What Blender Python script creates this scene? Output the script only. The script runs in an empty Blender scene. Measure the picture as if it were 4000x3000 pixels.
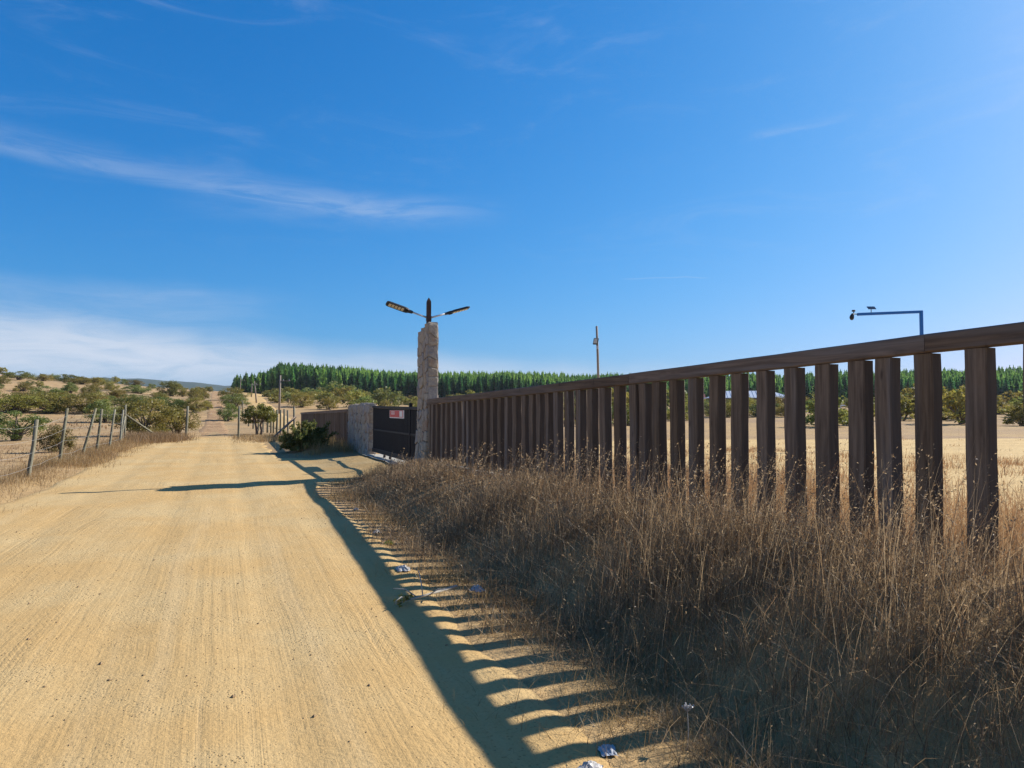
import bpy, math, random
import numpy as np
from mathutils import Vector, Matrix
R = math.radians
rng = np.random.default_rng(7)
random.seed(7)
S = bpy.context.scene
COL = S.collection

# ------------------------------------------------------------------ camera, light, sky
cam_d = bpy.data.cameras.new('camera'); cam = bpy.data.objects.new('camera', cam_d); COL.objects.link(cam)
YAW = R(21.9); PITCH = math.atan(100/2800)
cam.location = (0, 0, 1.6)
cam.rotation_euler = (R(90)+PITCH, 0, -YAW)
cam_d.sensor_width = 36; cam_d.lens = 25.2; cam_d.clip_start = 0.05; cam_d.clip_end = 20000
S.camera = cam
SUN_AZ, SUN_EL = R(82), R(32.5)
sd = bpy.data.lights.new('sun', 'SUN'); sd.energy = 5.0; sd.angle = R(0.5); sd.color = (1.0, .97, .93)
sun = bpy.data.objects.new('sun', sd); COL.objects.link(sun)
sv = Vector((math.sin(SUN_AZ)*math.cos(SUN_EL), math.cos(SUN_AZ)*math.cos(SUN_EL), math.sin(SUN_EL)))
sun.rotation_euler = sv.to_track_quat('Z', 'Y').to_euler()
S.view_settings.view_transform = 'Standard'; S.view_settings.look = 'None'
S.view_settings.gamma = 1; S.view_settings.use_curve_mapping = False
S.view_settings.exposure = 0.72
S.cycles.max_bounces = 6; S.cycles.diffuse_bounces = 3; S.cycles.transparent_max_bounces = 8
S.cycles.use_denoising = True; S.cycles.denoiser = 'OPENIMAGEDENOISE'; S.cycles.denoising_input_passes = 'RGB_ALBEDO_NORMAL'; S.cycles.denoising_prefilter = 'NONE'

class NT:
    """small helper for node trees"""
    def __init__(s, tree): s.t = tree; s.n = tree.nodes; s.l = tree.links
    def new(s, typ, **kw):
        n = s.n.new(typ)
        for k, v in kw.items(): setattr(n, k, v)
        return n
    def put(s, sock, v):
        if isinstance(v, bpy.types.NodeSocket): s.l.new(v, sock)
        elif v is not None:
            if hasattr(sock.default_value, '__len__') and not hasattr(v, '__len__'): v = (v,)*len(sock.default_value)
            if hasattr(sock.default_value, '__len__') and len(sock.default_value) == 4 and len(v) == 3: v = (*v, 1)
            sock.default_value = v
    def m(s, op, a, b=None, c=None, clamp=False):
        n = s.new('ShaderNodeMath', operation=op); n.use_clamp = clamp
        for i, v in enumerate((a, b, c)):
            if v is not None: s.put(n.inputs[i], v)
        return n.outputs[0]
    def noise(s, vec, scale, detail=4, rough=.55, dist=0, out=0):
        n = s.new('ShaderNodeTexNoise'); s.put(n.inputs['Vector'], vec)
        n.inputs['Scale'].default_value = scale; n.inputs['Detail'].default_value = detail
        n.inputs['Roughness'].default_value = rough; n.inputs['Distortion'].default_value = dist
        return n.outputs[out]
    def rng(s, v, a, b, c=0., d=1., smooth=True):
        n = s.new('ShaderNodeMapRange'); n.interpolation_type = 'SMOOTHSTEP' if smooth else 'LINEAR'
        for i, x in enumerate((v, a, b, c, d)): s.put(n.inputs[i], x)
        return n.outputs[0]
    def mix(s, f, a, b, typ='MIX'):
        n = s.new('ShaderNodeMix', data_type='RGBA', blend_type=typ)
        s.put(n.inputs[0], f); s.put(n.inputs[6], a); s.put(n.inputs[7], b)
        return n.outputs[2]
    def mapping(s, vec, scale=(1, 1, 1), loc=(0, 0, 0), rot=(0, 0, 0)):
        n = s.new('ShaderNodeMapping'); s.put(n.inputs[0], vec)
        n.inputs[1].default_value = loc; n.inputs[2].default_value = rot; n.inputs[3].default_value = scale
        return n.outputs[0]
    def attr(s, name, out=2): return s.new('ShaderNodeAttribute', attribute_name=name).outputs[out]
    def comb(s, x, y, z):
        n = s.new('ShaderNodeCombineXYZ')
        for i, v in enumerate((x, y, z)): s.put(n.inputs[i], v)
        return n.outputs[0]
    def sep(s, v):
        n = s.new('ShaderNodeSeparateXYZ'); s.put(n.inputs[0], v); return n.outputs
    def bump(s, h, strength, dist, normal=None):
        n = s.new('ShaderNodeBump'); s.put(n.inputs['Height'], h)
        n.inputs['Strength'].default_value = strength; n.inputs['Distance'].default_value = dist
        if normal is not None: s.put(n.inputs['Normal'], normal)
        return n.outputs[0]

W = bpy.data.worlds.new('World'); S.world = W; W.use_nodes = True
w = NT(W.node_tree); W.node_tree.nodes.clear()
sky = w.new('ShaderNodeTexSky'); sky.sky_type = 'NISHITA'; sky.sun_disc = False
sky.sun_elevation = SUN_EL; sky.sun_rotation = SUN_AZ
sky.altitude = 200; sky.air_density = 1.0; sky.dust_density = 1.3; sky.ozone_density = 3.0
SKY_STRENGTH = .10
hs = w.new('ShaderNodeHueSaturation'); hs.inputs['Saturation'].default_value = 1.05; hs.inputs['Value'].default_value = 1.0
sc_ = w.new('ShaderNodeSeparateColor'); w.l.new(w.mix(1.0, sky.outputs[0], (.37*.1647, .64*.1647, .92*.1647), 'MULTIPLY'), sc_.inputs[0])
def soft(x, a, k): return w.m('DIVIDE', w.m('MULTIPLY', x, a/.1647), w.m('MULTIPLY_ADD', x, k, 1.0))
cc_ = w.new('ShaderNodeCombineColor')
w.put(cc_.inputs[0], w.m('MULTIPLY', w.m('POWER', sc_.outputs[0], 1.24), 1.076/.1647))
w.put(cc_.inputs[1], soft(sc_.outputs[1], 1.144, .652)); w.put(cc_.inputs[2], soft(sc_.outputs[2], 1.528, .756))
w.l.new(cc_.outputs[0], hs.inputs['Color'])
tc = w.new('ShaderNodeTexCoord')
dx, dy, dz = w.sep(tc.outputs['Generated'])
az = w.m('MULTIPLY', w.m('ARCTAN2', dx, dy), 57.29578)
el = w.m('MULTIPLY', w.m('ARCSINE', dz), 57.29578)
ae = w.comb(az, el, 0)
n_big = w.noise(w.mapping(ae, (.035, .16, 1)), 1.0, 6, .62, .8)
n_fib = w.noise(w.mapping(ae, (.12, .75, 1), rot=(0, 0, R(7))), 1.0, 7, .65, 1.2)
n_wob = w.m('SUBTRACT', w.noise(w.mapping(ae, (.10, .10, 1)), 1.0, 3), .5)
# a long cirrus streak sinking from the west towards the road axis
def streak(a0, e0, slope, width_dn, width_up, az_lo, az_hi, fade, amp):
    c = w.m('ADD', w.m('MULTIPLY_ADD', w.m('SUBTRACT', az, a0), slope, e0), w.m('MULTIPLY', n_wob, 1.0))
    d = w.m('SUBTRACT', el, c)
    up = w.rng(d, 0, width_up, 1, 0); dn = w.rng(d, -width_dn, 0, 0, 1)
    ends = w.m('MULTIPLY', w.rng(az, az_lo-fade, az_lo, 0, 1), w.rng(az, az_hi, az_hi+fade, 1, 0))
    return w.m('MULTIPLY', w.m('MULTIPLY', w.m('MULTIPLY', up, dn), ends), amp)
s1 = streak(-14, 16.9, -.055, .9, 2.0, -60, 8, 14, .19)
s1b = streak(4, 15.2, .02, 1.8, 1.8, 4, 14, 10, .13)
s1 = w.m('MULTIPLY', w.m('ADD', s1, s1b), w.rng(n_fib, .30, .66, .25, 1.1))
bank_top = w.m('ADD', w.m('MULTIPLY_ADD', w.m('ADD', az, 14), -.070, 6.9), w.m('MULTIPLY', n_wob, 2.2))
s2 = w.m('MULTIPLY', w.rng(w.m('SUBTRACT', bank_top, el), -.5, 2.4, 0, 1), w.rng(el, 1.0, 3.6, .35, 1))
s2 = w.m('MULTIPLY', s2, w.rng(n_fib, .2, .6, .62, 1))
s2 = w.m('MULTIPLY', s2, .80)
veil_top = w.rng(w.m('ADD', el, w.m('MULTIPLY', n_wob, 3)), 8.0, 9.6, .22, 0)
s2v = w.m('MULTIPLY', w.m('MULTIPLY', veil_top, w.rng(az, -4, 8, 1, 0)), w.rng(n_fib, .3, .7, .4, 1))
s3 = w.m('MULTIPLY', w.rng(w.noise(w.mapping(ae, (.06, .22, 1), (3.1, 1.7, 0), (0, 0, R(-38))), 1.0, 7, .64, 1.5), .50, .95), .20)
s3 = w.m('MULTIPLY', s3, w.rng(el, 9, 15, 0, 1))
s4 = streak(43.6, 20.2, .10, .3, .7, 42, 46, 2.5, .17)
s4 = w.m('MULTIPLY', s4, w.rng(n_fib, .35, .6, .2, 1))
s5 = streak(31, 10.25, -.02, .07, .10, 31.5, 36.5, 1.2, .16)
tot = w.m('ADD', w.m('ADD', w.m('ADD', s1, s2), w.m('ADD', s3, s4)), w.m('ADD', s5, s2v), clamp=True)
cl_col = (3.7, 4.25, 5.1, 1)
skyc = w.mix(tot, hs.outputs['Color'], cl_col)
bg = w.new('ShaderNodeBackground'); bg.inputs['Strength'].default_value = SKY_STRENGTH
w.l.new(skyc, bg.inputs['Color'])
wo = w.new('ShaderNodeOutputWorld'); w.l.new(bg.outputs[0], wo.inputs[0])

# ------------------------------------------------------------------ materials
def material(name):
    m = bpy.data.materials.new(name); m.use_nodes = True
    t = NT(m.node_tree); m.node_tree.nodes.clear()
    o = t.new('ShaderNodeOutputMaterial')
    return m, t, o
def pbsdf(t, o, col, rough=.8, normal=None, metal=0, spec=.3):
    b = t.new('ShaderNodeBsdfPrincipled'); t.put(b.inputs['Base Color'], col)
    t.put(b.inputs['Roughness'], rough); t.put(b.inputs['Metallic'], metal)
    b.inputs['Specular IOR Level'].default_value = spec
    if normal is not None: t.put(b.inputs['Normal'], normal)
    t.l.new(b.outputs[0], o.inputs[0]); return b
def simple(name, col, rough=.6, metal=0, var=.15, scale=12):
    m, t, o = material(name)
    p = t.new('ShaderNodeTexCoord').outputs['Object']
    n = t.noise(p, scale, 5, .6)
    c = t.mix(n, tuple(c*(1-var) for c in col), tuple(min(1, c*(1+var)) for c in col))
    pbsdf(t, o, c, rough, t.bump(n, .15, .01), metal)
    return m
def wood(name, dark, light, grain=(28, 28, 1.6), weather=(.22, .20, .18), edge=None):
    m, t, o = material(name)
    oi = t.new('ShaderNodeObjectInfo').outputs['Random']
    p0 = t.new('ShaderNodeTexCoord').outputs['Object']
    off = t.comb(t.m('MULTIPLY', oi, 37), t.m('MULTIPLY', oi, 91), t.m('MULTIPLY', oi, 53))
    va = t.new('ShaderNodeVectorMath', operation='ADD'); t.put(va.inputs[0], p0); t.put(va.inputs[1], off)
    p = va.outputs[0]
    g = t.noise(t.mapping(p, grain), 1.0, 6, .65, .6)
    g2 = t.noise(t.mapping(p, tuple(x*.22 for x in grain)), 1.0, 3, .6, .4)
    c = t.mix(t.rng(g, .3, .72), dark, light)
    c = t.mix(t.m('MULTIPLY', t.rng(g2, .48, .75), .55), c, weather)
    kn = t.new('ShaderNodeTexVoronoi'); t.put(kn.inputs['Vector'], t.mapping(p, (7, 7, 2.2))); kn.inputs['Scale'].default_value = 1
    c = t.mix(t.rng(kn.outputs['Distance'], .05, .14, .7, 0), c, tuple(x*.45 for x in dark))
    h = t.new('ShaderNodeHueSaturation'); t.put(h.inputs['Color'], c)
    t.put(h.inputs['Value'], t.m('MULTIPLY_ADD', oi, .30, .85)); t.put(h.inputs['Saturation'], t.m('MULTIPLY_ADD', oi, -.2, 1.15))
    col = h.outputs[0]
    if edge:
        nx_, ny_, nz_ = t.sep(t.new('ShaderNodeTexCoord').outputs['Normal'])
        side_shade = t.rng(t.m('ADD', t.m('ABSOLUTE', ny_), t.m('MULTIPLY', t.m('SUBTRACT', g2, .5), .3)), .55, .85)
        col = t.mix(t.m('MULTIPLY', side_shade, .75), col, edge)  # side faces darkened: shade between the posts put into the colour
    pbsdf(t, o, col, .78, t.bump(g, .5, .006))
    return m
M = {}
M['timber'] = wood('weathered timber', (.10, .066, .041), (.24, .165, .105), edge=(.055, .040, .030))  # edge is the painted shade tone of the post sides
M['rail'] = wood('rail timber', (.10, .068, .045), (.22, .15, .10), (1.6, 1.6, 28))
M['rail'] = wood('rail timber', (.10, .068, .045), (.22, .15, .10), (28, 1.4, 28))
M['post'] = wood('greyed round post', (.11, .095, .06), (.22, .20, .13), (30, 30, 2.5), (.19, .20, .16))
M['pole'] = wood('utility pole wood', (.17, .13, .10), (.30, .25, .20), (30, 30, 2.5))
M['black'] = simple('black painted steel', (.008, .0085, .011), .6, 0, .3)
M['rust'] = simple('rust brown post', (.055, .030, .022), .6, 0, .4)
M['silver'] = simple('galvanised steel', (.52, .53, .56), .42, .4, .2)
M['lamp_black'] = simple('black lamp housing', (.02, .021, .024), .45)
M['led'] = simple('yellow led lens', (.66, .58, .44), .3, 0, .12, 60)
M['blue'] = simple('blue painted steel', (.02, .14, .46), .4, 0, .2)
M['panel'] = simple('dark solar glass', (.02, .03, .06), .12)
M['grey'] = simple('pale grey plastic', (.45, .45, .47), .5)
M['concrete'] = simple('pale concrete', (.40, .36, .29), .85, 0, .2, 6)
M['white'] = simple('white sheet roof', (.78, .79, .80), .4)
M['tin'] = simple('grey metal roofing', (.50, .52, .55), .45, .1, .15)
M['brown'] = simple('dark brown cladding', (.10, .065, .05), .7)
M['redroof'] = simple('dark red fascia', (.20, .05, .04), .6)
M['glass'] = simple('dark window glass', (.03, .035, .04), .08)
M['wire'] = simple('fence wire', (.42, .41, .38), .5, .4)
M['paper'] = simple('white litter plastic', (.40, .37, .33), .45)
M['yellow'] = simple('yellow wrapper', (.80, .55, .03), .4)
M['bluepl'] = simple('pale blue litter plastic', (.36, .37, .38), .35)
M['sign_red'] = simple('red sign print', (.62, .06, .07), .4)
M['sign_white'] = simple('white sign print', (.80, .78, .76), .4)
M['bark'] = simple('bush bark', (.14, .11, .085), .9, 0, .4, 20)
M['mortar'] = simple('mortar', (.33, .29, .24), .95, 0, .25, 9)

def stone_mat():
    m, t, o = material('fieldstone')
    oi = t.new('ShaderNodeObjectInfo').outputs['Random']
    p0 = t.new('ShaderNodeTexCoord').outputs['Object']
    va = t.new('ShaderNodeVectorMath', operation='ADD'); t.put(va.inputs[0], p0)
    t.put(va.inputs[1], t.comb(t.m('MULTIPLY', oi, 31), t.m('MULTIPLY', oi, 77), t.m('MULTIPLY', oi, 13)))
    p = va.outputs[0]
    cr = t.new('ShaderNodeValToRGB'); t.put(cr.inputs[0], oi)
    e = cr.color_ramp.elements; e[0].color = (.33, .27, .19, 1); e[1].color = (.42, .355, .26, 1)
    for q, c in ((.25, (.22, .22, .235, 1)), (.45, (.37, .31, .23, 1)), (.6, (.31, .245, .17, 1)), (.75, (.27, .26, .26, 1)), (.9, (.30, .20, .13, 1))):
        x = e.new(q); x.color = c
    n = t.noise(p, 9, 7, .68, .4); n2 = t.noise(p, 3, 4, .6)
    c = t.mix(t.rng(n, .35, .7), cr.outputs[0], (.48, .405, .30))
    c = t.mix(t.m('MULTIPLY', t.rng(n2, .50, .68), .50), c, (.34, .19, .10))
    c = t.mix(t.m('MULTIPLY', t.rng(t.noise(p, 26, 3, .6), .58, .7), .6), c, (.12, .11, .10))
    pbsdf(t, o, c, .88, t.bump(n, .9, .02))
    return m
M['stone'] = stone_mat()

def leaf_mat(name, cols, trans=.35):
    m, t, o = material(name)
    tone = t.attr('tone')
    oi = t.new('ShaderNodeObjectInfo').outputs['Random']
    cr = t.new('ShaderNodeValToRGB'); t.put(cr.inputs[0], tone)
    e = cr.color_ramp.elements; n = len(cols)
    e[0].color = (*cols[0], 1); e[1].color = (*cols[-1], 1)
    for i in range(1, n-1):
        x = e.new(i/(n-1)); x.color = (*cols[i], 1)
    h = t.new('ShaderNodeHueSaturation'); t.put(h.inputs['Color'], cr.outputs[0])
    t.put(h.inputs['Hue'], t.m('MULTIPLY_ADD', oi, .04, .48)); t.put(h.inputs['Value'], t.m('MULTIPLY_ADD', t.m('FRACT', t.m('MULTIPLY', oi, 7.13)), .55, .72))
    d = t.new('ShaderNodeBsdfDiffuse'); t.put(d.inputs[0], h.outputs[0])
    tr = t.new('ShaderNodeBsdfTranslucent'); t.put(tr.inputs[0], h.outputs[0])
    g = t.new('ShaderNodeBsdfGlossy'); t.put(g.inputs[0], (.8, .8, .8)); g.inputs['Roughness'].default_value = .5
    mx = t.new('ShaderNodeMixShader'); mx.inputs[0].default_value = trans
    t.l.new(d.outputs[0], mx.inputs[1]); t.l.new(tr.outputs[0], mx.inputs[2])
    m2 = t.new('ShaderNodeMixShader'); m2.inputs[0].default_value = .03
    t.l.new(mx.outputs[0], m2.inputs[1]); t.l.new(g.outputs[0], m2.inputs[2])
    t.l.new(m2.outputs[0], o.inputs[0]); return m
M['leaf'] = leaf_mat('thorn bush leaves', [(.12, .115, .022), (.20, .18, .034), (.27, .22, .046), (.31, .24, .07)], .46)
M['leaf_green'] = leaf_mat('greener bush leaves', [(.085, .115, .028), (.15, .185, .042), (.21, .225, .052), (.26, .25, .07)], .42)
M['pine'] = leaf_mat('pine needles', [(.024, .070, .027), (.055, .140, .040), (.13, .25, .048), (.32, .46, .085)], .50)
M['grass'] = leaf_mat('dry grass', [(0.175, 0.108, 0.052), (0.300, 0.195, 0.090), (0.430, 0.300, 0.150), (0.600, 0.460, 0.260), (0.380, 0.195, 0.072)], .55)
M['grass_red'] = leaf_mat('reddish dry grass', [(0.240, 0.140, 0.074), (0.360, 0.206, 0.090), (0.430, 0.271, 0.123), (0.400, 0.299, 0.189)], .42)
M['grass_gold'] = leaf_mat('sunny straw', [(0.340, 0.206, 0.082), (0.440, 0.281, 0.115), (0.500, 0.337, 0.148), (0.460, 0.262, 0.098)], .45)

def road_mat():
    m, t, o = material('sandy dirt')
    p = t.new('ShaderNodeTexCoord').outputs['Object']
    a = t.attr('lane'); b = t.attr('turn'); k = t.attr('along')
    def ribs(u, v, seed):
        big = t.noise(t.comb(t.m('MULTIPLY', u, 2.2), t.m('MULTIPLY', v, .07), seed), 1, 4, .6)
        fine = t.noise(t.comb(t.m('MULTIPLY', u, 17), t.m('MULTIPLY', v, .22), seed+3), 1, 4, .65)
        return big, fine
    wv = t.m('MULTIPLY', t.m('SUBTRACT', t.noise(t.comb(t.m('MULTIPLY', a, .4), t.m('MULTIPLY', k, .22), 0), 1, 3), .5), .25)
    a = t.m('ADD', a, wv); b = t.m('ADD', b, wv)
    bA, fA = ribs(a, k, 1.0); bB, fB = ribs(b, k, 9.0)
    far = t.rng(t.attr('mixer'), .3, .7)
    far = t.m('MULTIPLY', far, t.rng(t.noise(p, .35, 3), .38, .58))
    def lerp(x, y): return t.m('MULTIPLY_ADD', t.m('SUBTRACT', y, x), far, x)
    big, fine = lerp(bA, bB), lerp(fA, fB)
    grit = t.noise(p, 34, 5, .7); patch = t.noise(p, .55, 5, .6); mid = t.noise(p, 5, 4, .6); grit2 = t.noise(p, 85, 3, .6)
    # treads survive only here and there inside the wheel paths
    lanes = t.m('MULTIPLY', t.rng(big, .46, .60), t.rng(t.noise(t.mapping(p, (.55, .22, 1)), 1, 4, .6), .40, .62))
    lanes = t.m('MULTIPLY_ADD', lanes, .60, .40)
    c = t.mix(t.rng(patch, .35, .68), (0.485, 0.309, 0.123), (0.510, 0.360, 0.168))
    c = t.mix(t.m('MULTIPLY', t.rng(big, .5, .70), .30), c, (0.400, 0.248, 0.094))
    c = t.mix(t.m('MULTIPLY', t.rng(big, .30, .44, 1, 0), .35), c, (0.550, 0.393, 0.197))
    c = t.mix(t.m('MULTIPLY', t.m('MULTIPLY', t.rng(fine, .52, .72), lanes), .45), c, (0.330, 0.206, 0.082))
    c = t.mix(t.m('MULTIPLY', t.m('MULTIPLY', t.rng(fine, .28, .46, 1, 0), lanes), .30), c, (0.570, 0.411, 0.213))
    spk = t.new('ShaderNodeTexVoronoi'); t.put(spk.inputs['Vector'], p); spk.inputs['Scale'].default_value = 34
    spm = t.m('MULTIPLY', t.rng(spk.outputs['Distance'], .12, .30, .55, 0), t.rng(t.noise(p, 1.1, 4), .42, .62))
    c = t.mix(spm, c, (0.250, 0.145, 0.057))
    c = t.mix(t.m('MULTIPLY', t.rng(grit, .48, .75), .45), c, (0.330, 0.206, 0.082))
    c = t.mix(t.m('MULTIPLY', t.rng(grit2, .55, .75), .35), c, (0.280, 0.168, 0.066))
    fine = t.m('MULTIPLY', t.m('SUBTRACT', fine, .5), lanes)
    # tyre lugs: cross bars inside the compressed lanes
    lug = t.m('SINE', t.m('ADD', t.m('MULTIPLY', k, 58), t.m('MULTIPLY', t.m('PINGPONG', a, .09), 160)))
    lugm = t.m('MULTIPLY', t.rng(lug, .2, .8), t.m('MULTIPLY', t.rng(big, .52, .62), lanes))
    h = t.m('ADD', t.m('MULTIPLY', fine, 1.0), t.m('ADD', t.m('MULTIPLY', grit, .55), t.m('MULTIPLY', mid, .7)))
    h = t.m('SUBTRACT', h, t.m('MULTIPLY', lugm, .06)); h = t.m('SUBTRACT', h, t.m('MULTIPLY', spm, .5))
    pbsdf(t, o, c, .95, t.bump(h, .55, .03), 0, .1)
    return m
M['road'] = road_mat()

def ground_mat():
    m, t, o = material('dry ground')
    p = t.new('ShaderNodeTexCoord').outputs['Object']
    mown = t.rng(t.m('ADD', t.attr('mown'), t.m('MULTIPLY', t.m('SUBTRACT', t.noise(p, .25, 5), .5), .5)), .40, .60)
    hill = t.attr('hillside')
    n = t.noise(p, .9, 6, .65); n2 = t.noise(p, 7, 5, .7); n3 = t.noise(p, .06, 4, .6)
    c = t.mix(t.rng(n, .3, .7), (0.360, 0.229, 0.098), (0.440, 0.290, 0.131))
    c = t.mix(t.rng(n3, .4, .65), c, (0.320, 0.210, 0.111))
    hc = t.mix(t.rng(n, .35, .65), (0.330, 0.206, 0.097), (0.450, 0.299, 0.143))
    hc = t.mix(t.m('MULTIPLY', t.rng(n3, .45, .62), .6), hc, (0.250, 0.187, 0.107))
    c = t.mix(hill, c, hc)
    gold = t.mix(t.rng(t.noise(t.mapping(p, (.3, .9, 1)), 1, 5), .35, .65), (0.520, 0.346, 0.143), (0.580, 0.402, 0.176))
    c = t.mix(mown, c, gold)
    c = t.mix(t.m('MULTIPLY', t.rng(n2, .5, .72), .5), c, (0.150, 0.094, 0.049))
    pbsdf(t, o, c, .95, t.bump(t.m('ADD', n2, t.m('MULTIPLY', n, 2)), .8, .05), 0, .1)
    return m
M['ground'] = ground_mat()
def track_mat():
    m, t, o = material('trodden earth')
    p = t.new('ShaderNodeTexCoord').outputs['Object']
    n = t.noise(t.mapping(p, (.8, .25, 1)), 1, 6, .65); n2 = t.noise(p, 4, 5, .7)
    c = t.mix(t.rng(n, .35, .65), (0.290, 0.173, 0.086), (0.400, 0.252, 0.127))
    c = t.mix(t.m('MULTIPLY', t.rng(n2, .5, .7), .5), c, (0.240, 0.150, 0.074))
    pbsdf(t, o, c, .95, t.bump(t.m('ADD', n, n2), .8, .08), 0, .1)
    return m
M['track'] = track_mat()
M['hills'] = simple('far wooded hills', (.03, .05, .03), .95, 0, .35, .01)

# ------------------------------------------------------------------ object helpers
def tag(o, label=None, cat=None, group=None, kind=None):
    if label: o['label'] = label
    if cat: o['category'] = cat
    if group: o['group'] = group
    if kind: o['kind'] = kind
    return o
def empty(name, loc=(0, 0, 0), rz=0, label=None, cat=None, group=None):
    o = bpy.data.objects.new(name, None); COL.objects.link(o)
    o.location = loc; o.rotation_euler = (0, 0, rz); o.empty_display_size = .1
    return tag(o, label, cat, group)
def mesh_np(name, verts, faces_flat, sizes, mats, smooth=False, mat_idx=None, attrs=None):
    """numpy -> mesh; faces_flat = loop vertex ids, sizes = verts per face (int or array)"""
    verts = np.asarray(verts, dtype=np.float32).reshape(-1, 3); ff = np.asarray(faces_flat, dtype=np.int32).ravel()
    if np.isscalar(sizes): sizes = np.full(len(ff)//sizes, sizes, dtype=np.int32)
    sizes = np.asarray(sizes, dtype=np.int32)
    me = bpy.data.meshes.new(name)
    me.vertices.add(len(verts)); me.vertices.foreach_set('co', verts.ravel())
    me.loops.add(len(ff)); me.loops.foreach_set('vertex_index', ff)
    me.polygons.add(len(sizes))
    st = np.zeros(len(sizes), dtype=np.int32); st[1:] = np.cumsum(sizes)[:-1]
    me.polygons.foreach_set('loop_start', st); me.polygons.foreach_set('loop_total', sizes)
    for mt in (mats if isinstance(mats, (list, tuple)) else [mats]): me.materials.append(mt)
    if mat_idx is not None: me.polygons.foreach_set('material_index', np.asarray(mat_idx, dtype=np.int32))
    me.polygons.foreach_set('use_smooth', np.full(len(sizes), smooth))
    me.update(calc_edges=True)
    for k, v in (attrs or {}).items():
        a = me.attributes.new(k, 'FLOAT', 'POINT'); a.data.foreach_set('value', np.asarray(v, dtype=np.float32))
    return me
def link(name, me, parent=None, loc=(0, 0, 0), rot=(0, 0, 0)):
    o = bpy.data.objects.new(name, me); COL.objects.link(o)
    if parent: o.parent = parent
    o.location = loc; o.rotation_euler = rot
    return o
class MB:
    def __init__(s): s.v = []; s.f = []; s.k = []
    def add(s, vs, fs, k=0):
        b = len(s.v); s.v += [tuple(v) for v in vs]; s.f += [[b+i for i in f] for f in fs]; s.k += [k]*len(fs)
    def box(s, lo, hi, k=0, jit=0, bev=0, mat=None):
        (x0, y0, z0), (x1, y1, z1) = lo, hi
        if bev:
            # chamfered along all edges through convex corner offsets (24 verts)
            P = []; ids = {}
            def vid(c, ax):
                key = (c, ax)
                if key not in ids:
                    p = [x0 if c[0] == 0 else x1, y0 if c[1] == 0 else y1, z0 if c[2] == 0 else z1]
                    for a in range(3):
                        if a != ax: p[a] += bev if c[a] == 0 else -bev
                    ids[key] = len(P); P.append(p)
                return ids[key]
            F = []
            cs = [(a, b, c) for a in (0, 1) for b in (0, 1) for c in (0, 1)]
            for ax in range(3):
                u, v = (ax+1) % 3, (ax+2) % 3
                for sd_ in (0, 1):
                    q = []
                    for a, b in ((0, 0), (1, 0), (1, 1), (0, 1)):
                        c = [0, 0, 0]; c[ax] = sd_; c[u] = a; c[v] = b; q.append(vid(tuple(c), ax))
                    F.append(q if sd_ else q[::-1])
            for ax in range(3):
                u, v = (ax+1) % 3, (ax+2) % 3
                for a in (0, 1):
                    for b in (0, 1):
                        c0 = [0, 0, 0]; c1 = [0, 0, 0]; c0[u] = c1[u] = a; c0[v] = c1[v] = b; c1[ax] = 1
                        q = [vid(tuple(c0), u), vid(tuple(c1), u), vid(tuple(c1), v), vid(tuple(c0), v)]
                        F.append(q if (a ^ b) == 0 else q[::-1])
            for c in cs:
                q = [vid(c, 0), vid(c, 1), vid(c, 2)]
                F.append(q if sum(c) % 2 else q[::-1])
            vs = P
        else:
            vs = [(x, y, z) for x in (x0, x1) for y in (y0, y1) for z in (z0, z1)]
            F = [[0, 1, 3, 2], [4, 6, 7, 5], [0, 4, 5, 1], [2, 3, 7, 6], [0, 2, 6, 4], [1, 5, 7, 3]]
        if jit: vs = [tuple(c+random.uniform(-jit, jit) for c in v) for v in vs]
        if mat is not None: vs = [tuple(mat @ Vector(v)) for v in vs]
        s.add(vs, F, k); return s
    def tube(s, pts, rad, n=8, k=0, cap=True):
        pts = [Vector(p) for p in pts]
        if not hasattr(rad, '__len__'): rad = [rad]*len(pts)
        b = len(s.v); up = None
        for i, p in enumerate(pts):
            d = (pts[min(i+1, len(pts)-1)]-pts[max(i-1, 0)]).normalized()
            if up is None: up = d.orthogonal().normalized()
            up = (up-d*up.dot(d)).normalized(); sd_ = d.cross(up)
            for j in range(n):
                a = 2*math.pi*j/n
                s.v.append(tuple(p+(up*math.cos(a)+sd_*math.sin(a))*rad[i]))
        for i in range(len(pts)-1):
            for j in range(n):
                s.f.append([b+i*n+j, b+i*n+(j+1) % n, b+(i+1)*n+(j+1) % n, b+(i+1)*n+j]); s.k.append(k)
        if cap:
            s.f.append([b+j for j in range(n)][::-1]); s.k.append(k)
            e = b+(len(pts)-1)*n; s.f.append([e+j for j in range(n)]); s.k.append(k)
        return s
    def mesh(s, name, mats, smooth=False):
        ff = [i for f in s.f for i in f]
        return mesh_np(name, s.v, ff, [len(f) for f in s.f], mats, smooth, s.k)
    def build(s, name, mats, parent=None, loc=(0, 0, 0), rot=(0, 0, 0), smooth=False):
        return link(name, s.mesh(name, mats, smooth), parent, loc, rot)
def copy_tree(o, parent=None):
    c = o.copy(); COL.objects.link(c)
    if parent: c.parent = parent
    for ch in list(o.children): copy_tree(ch, c)
    return c

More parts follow.
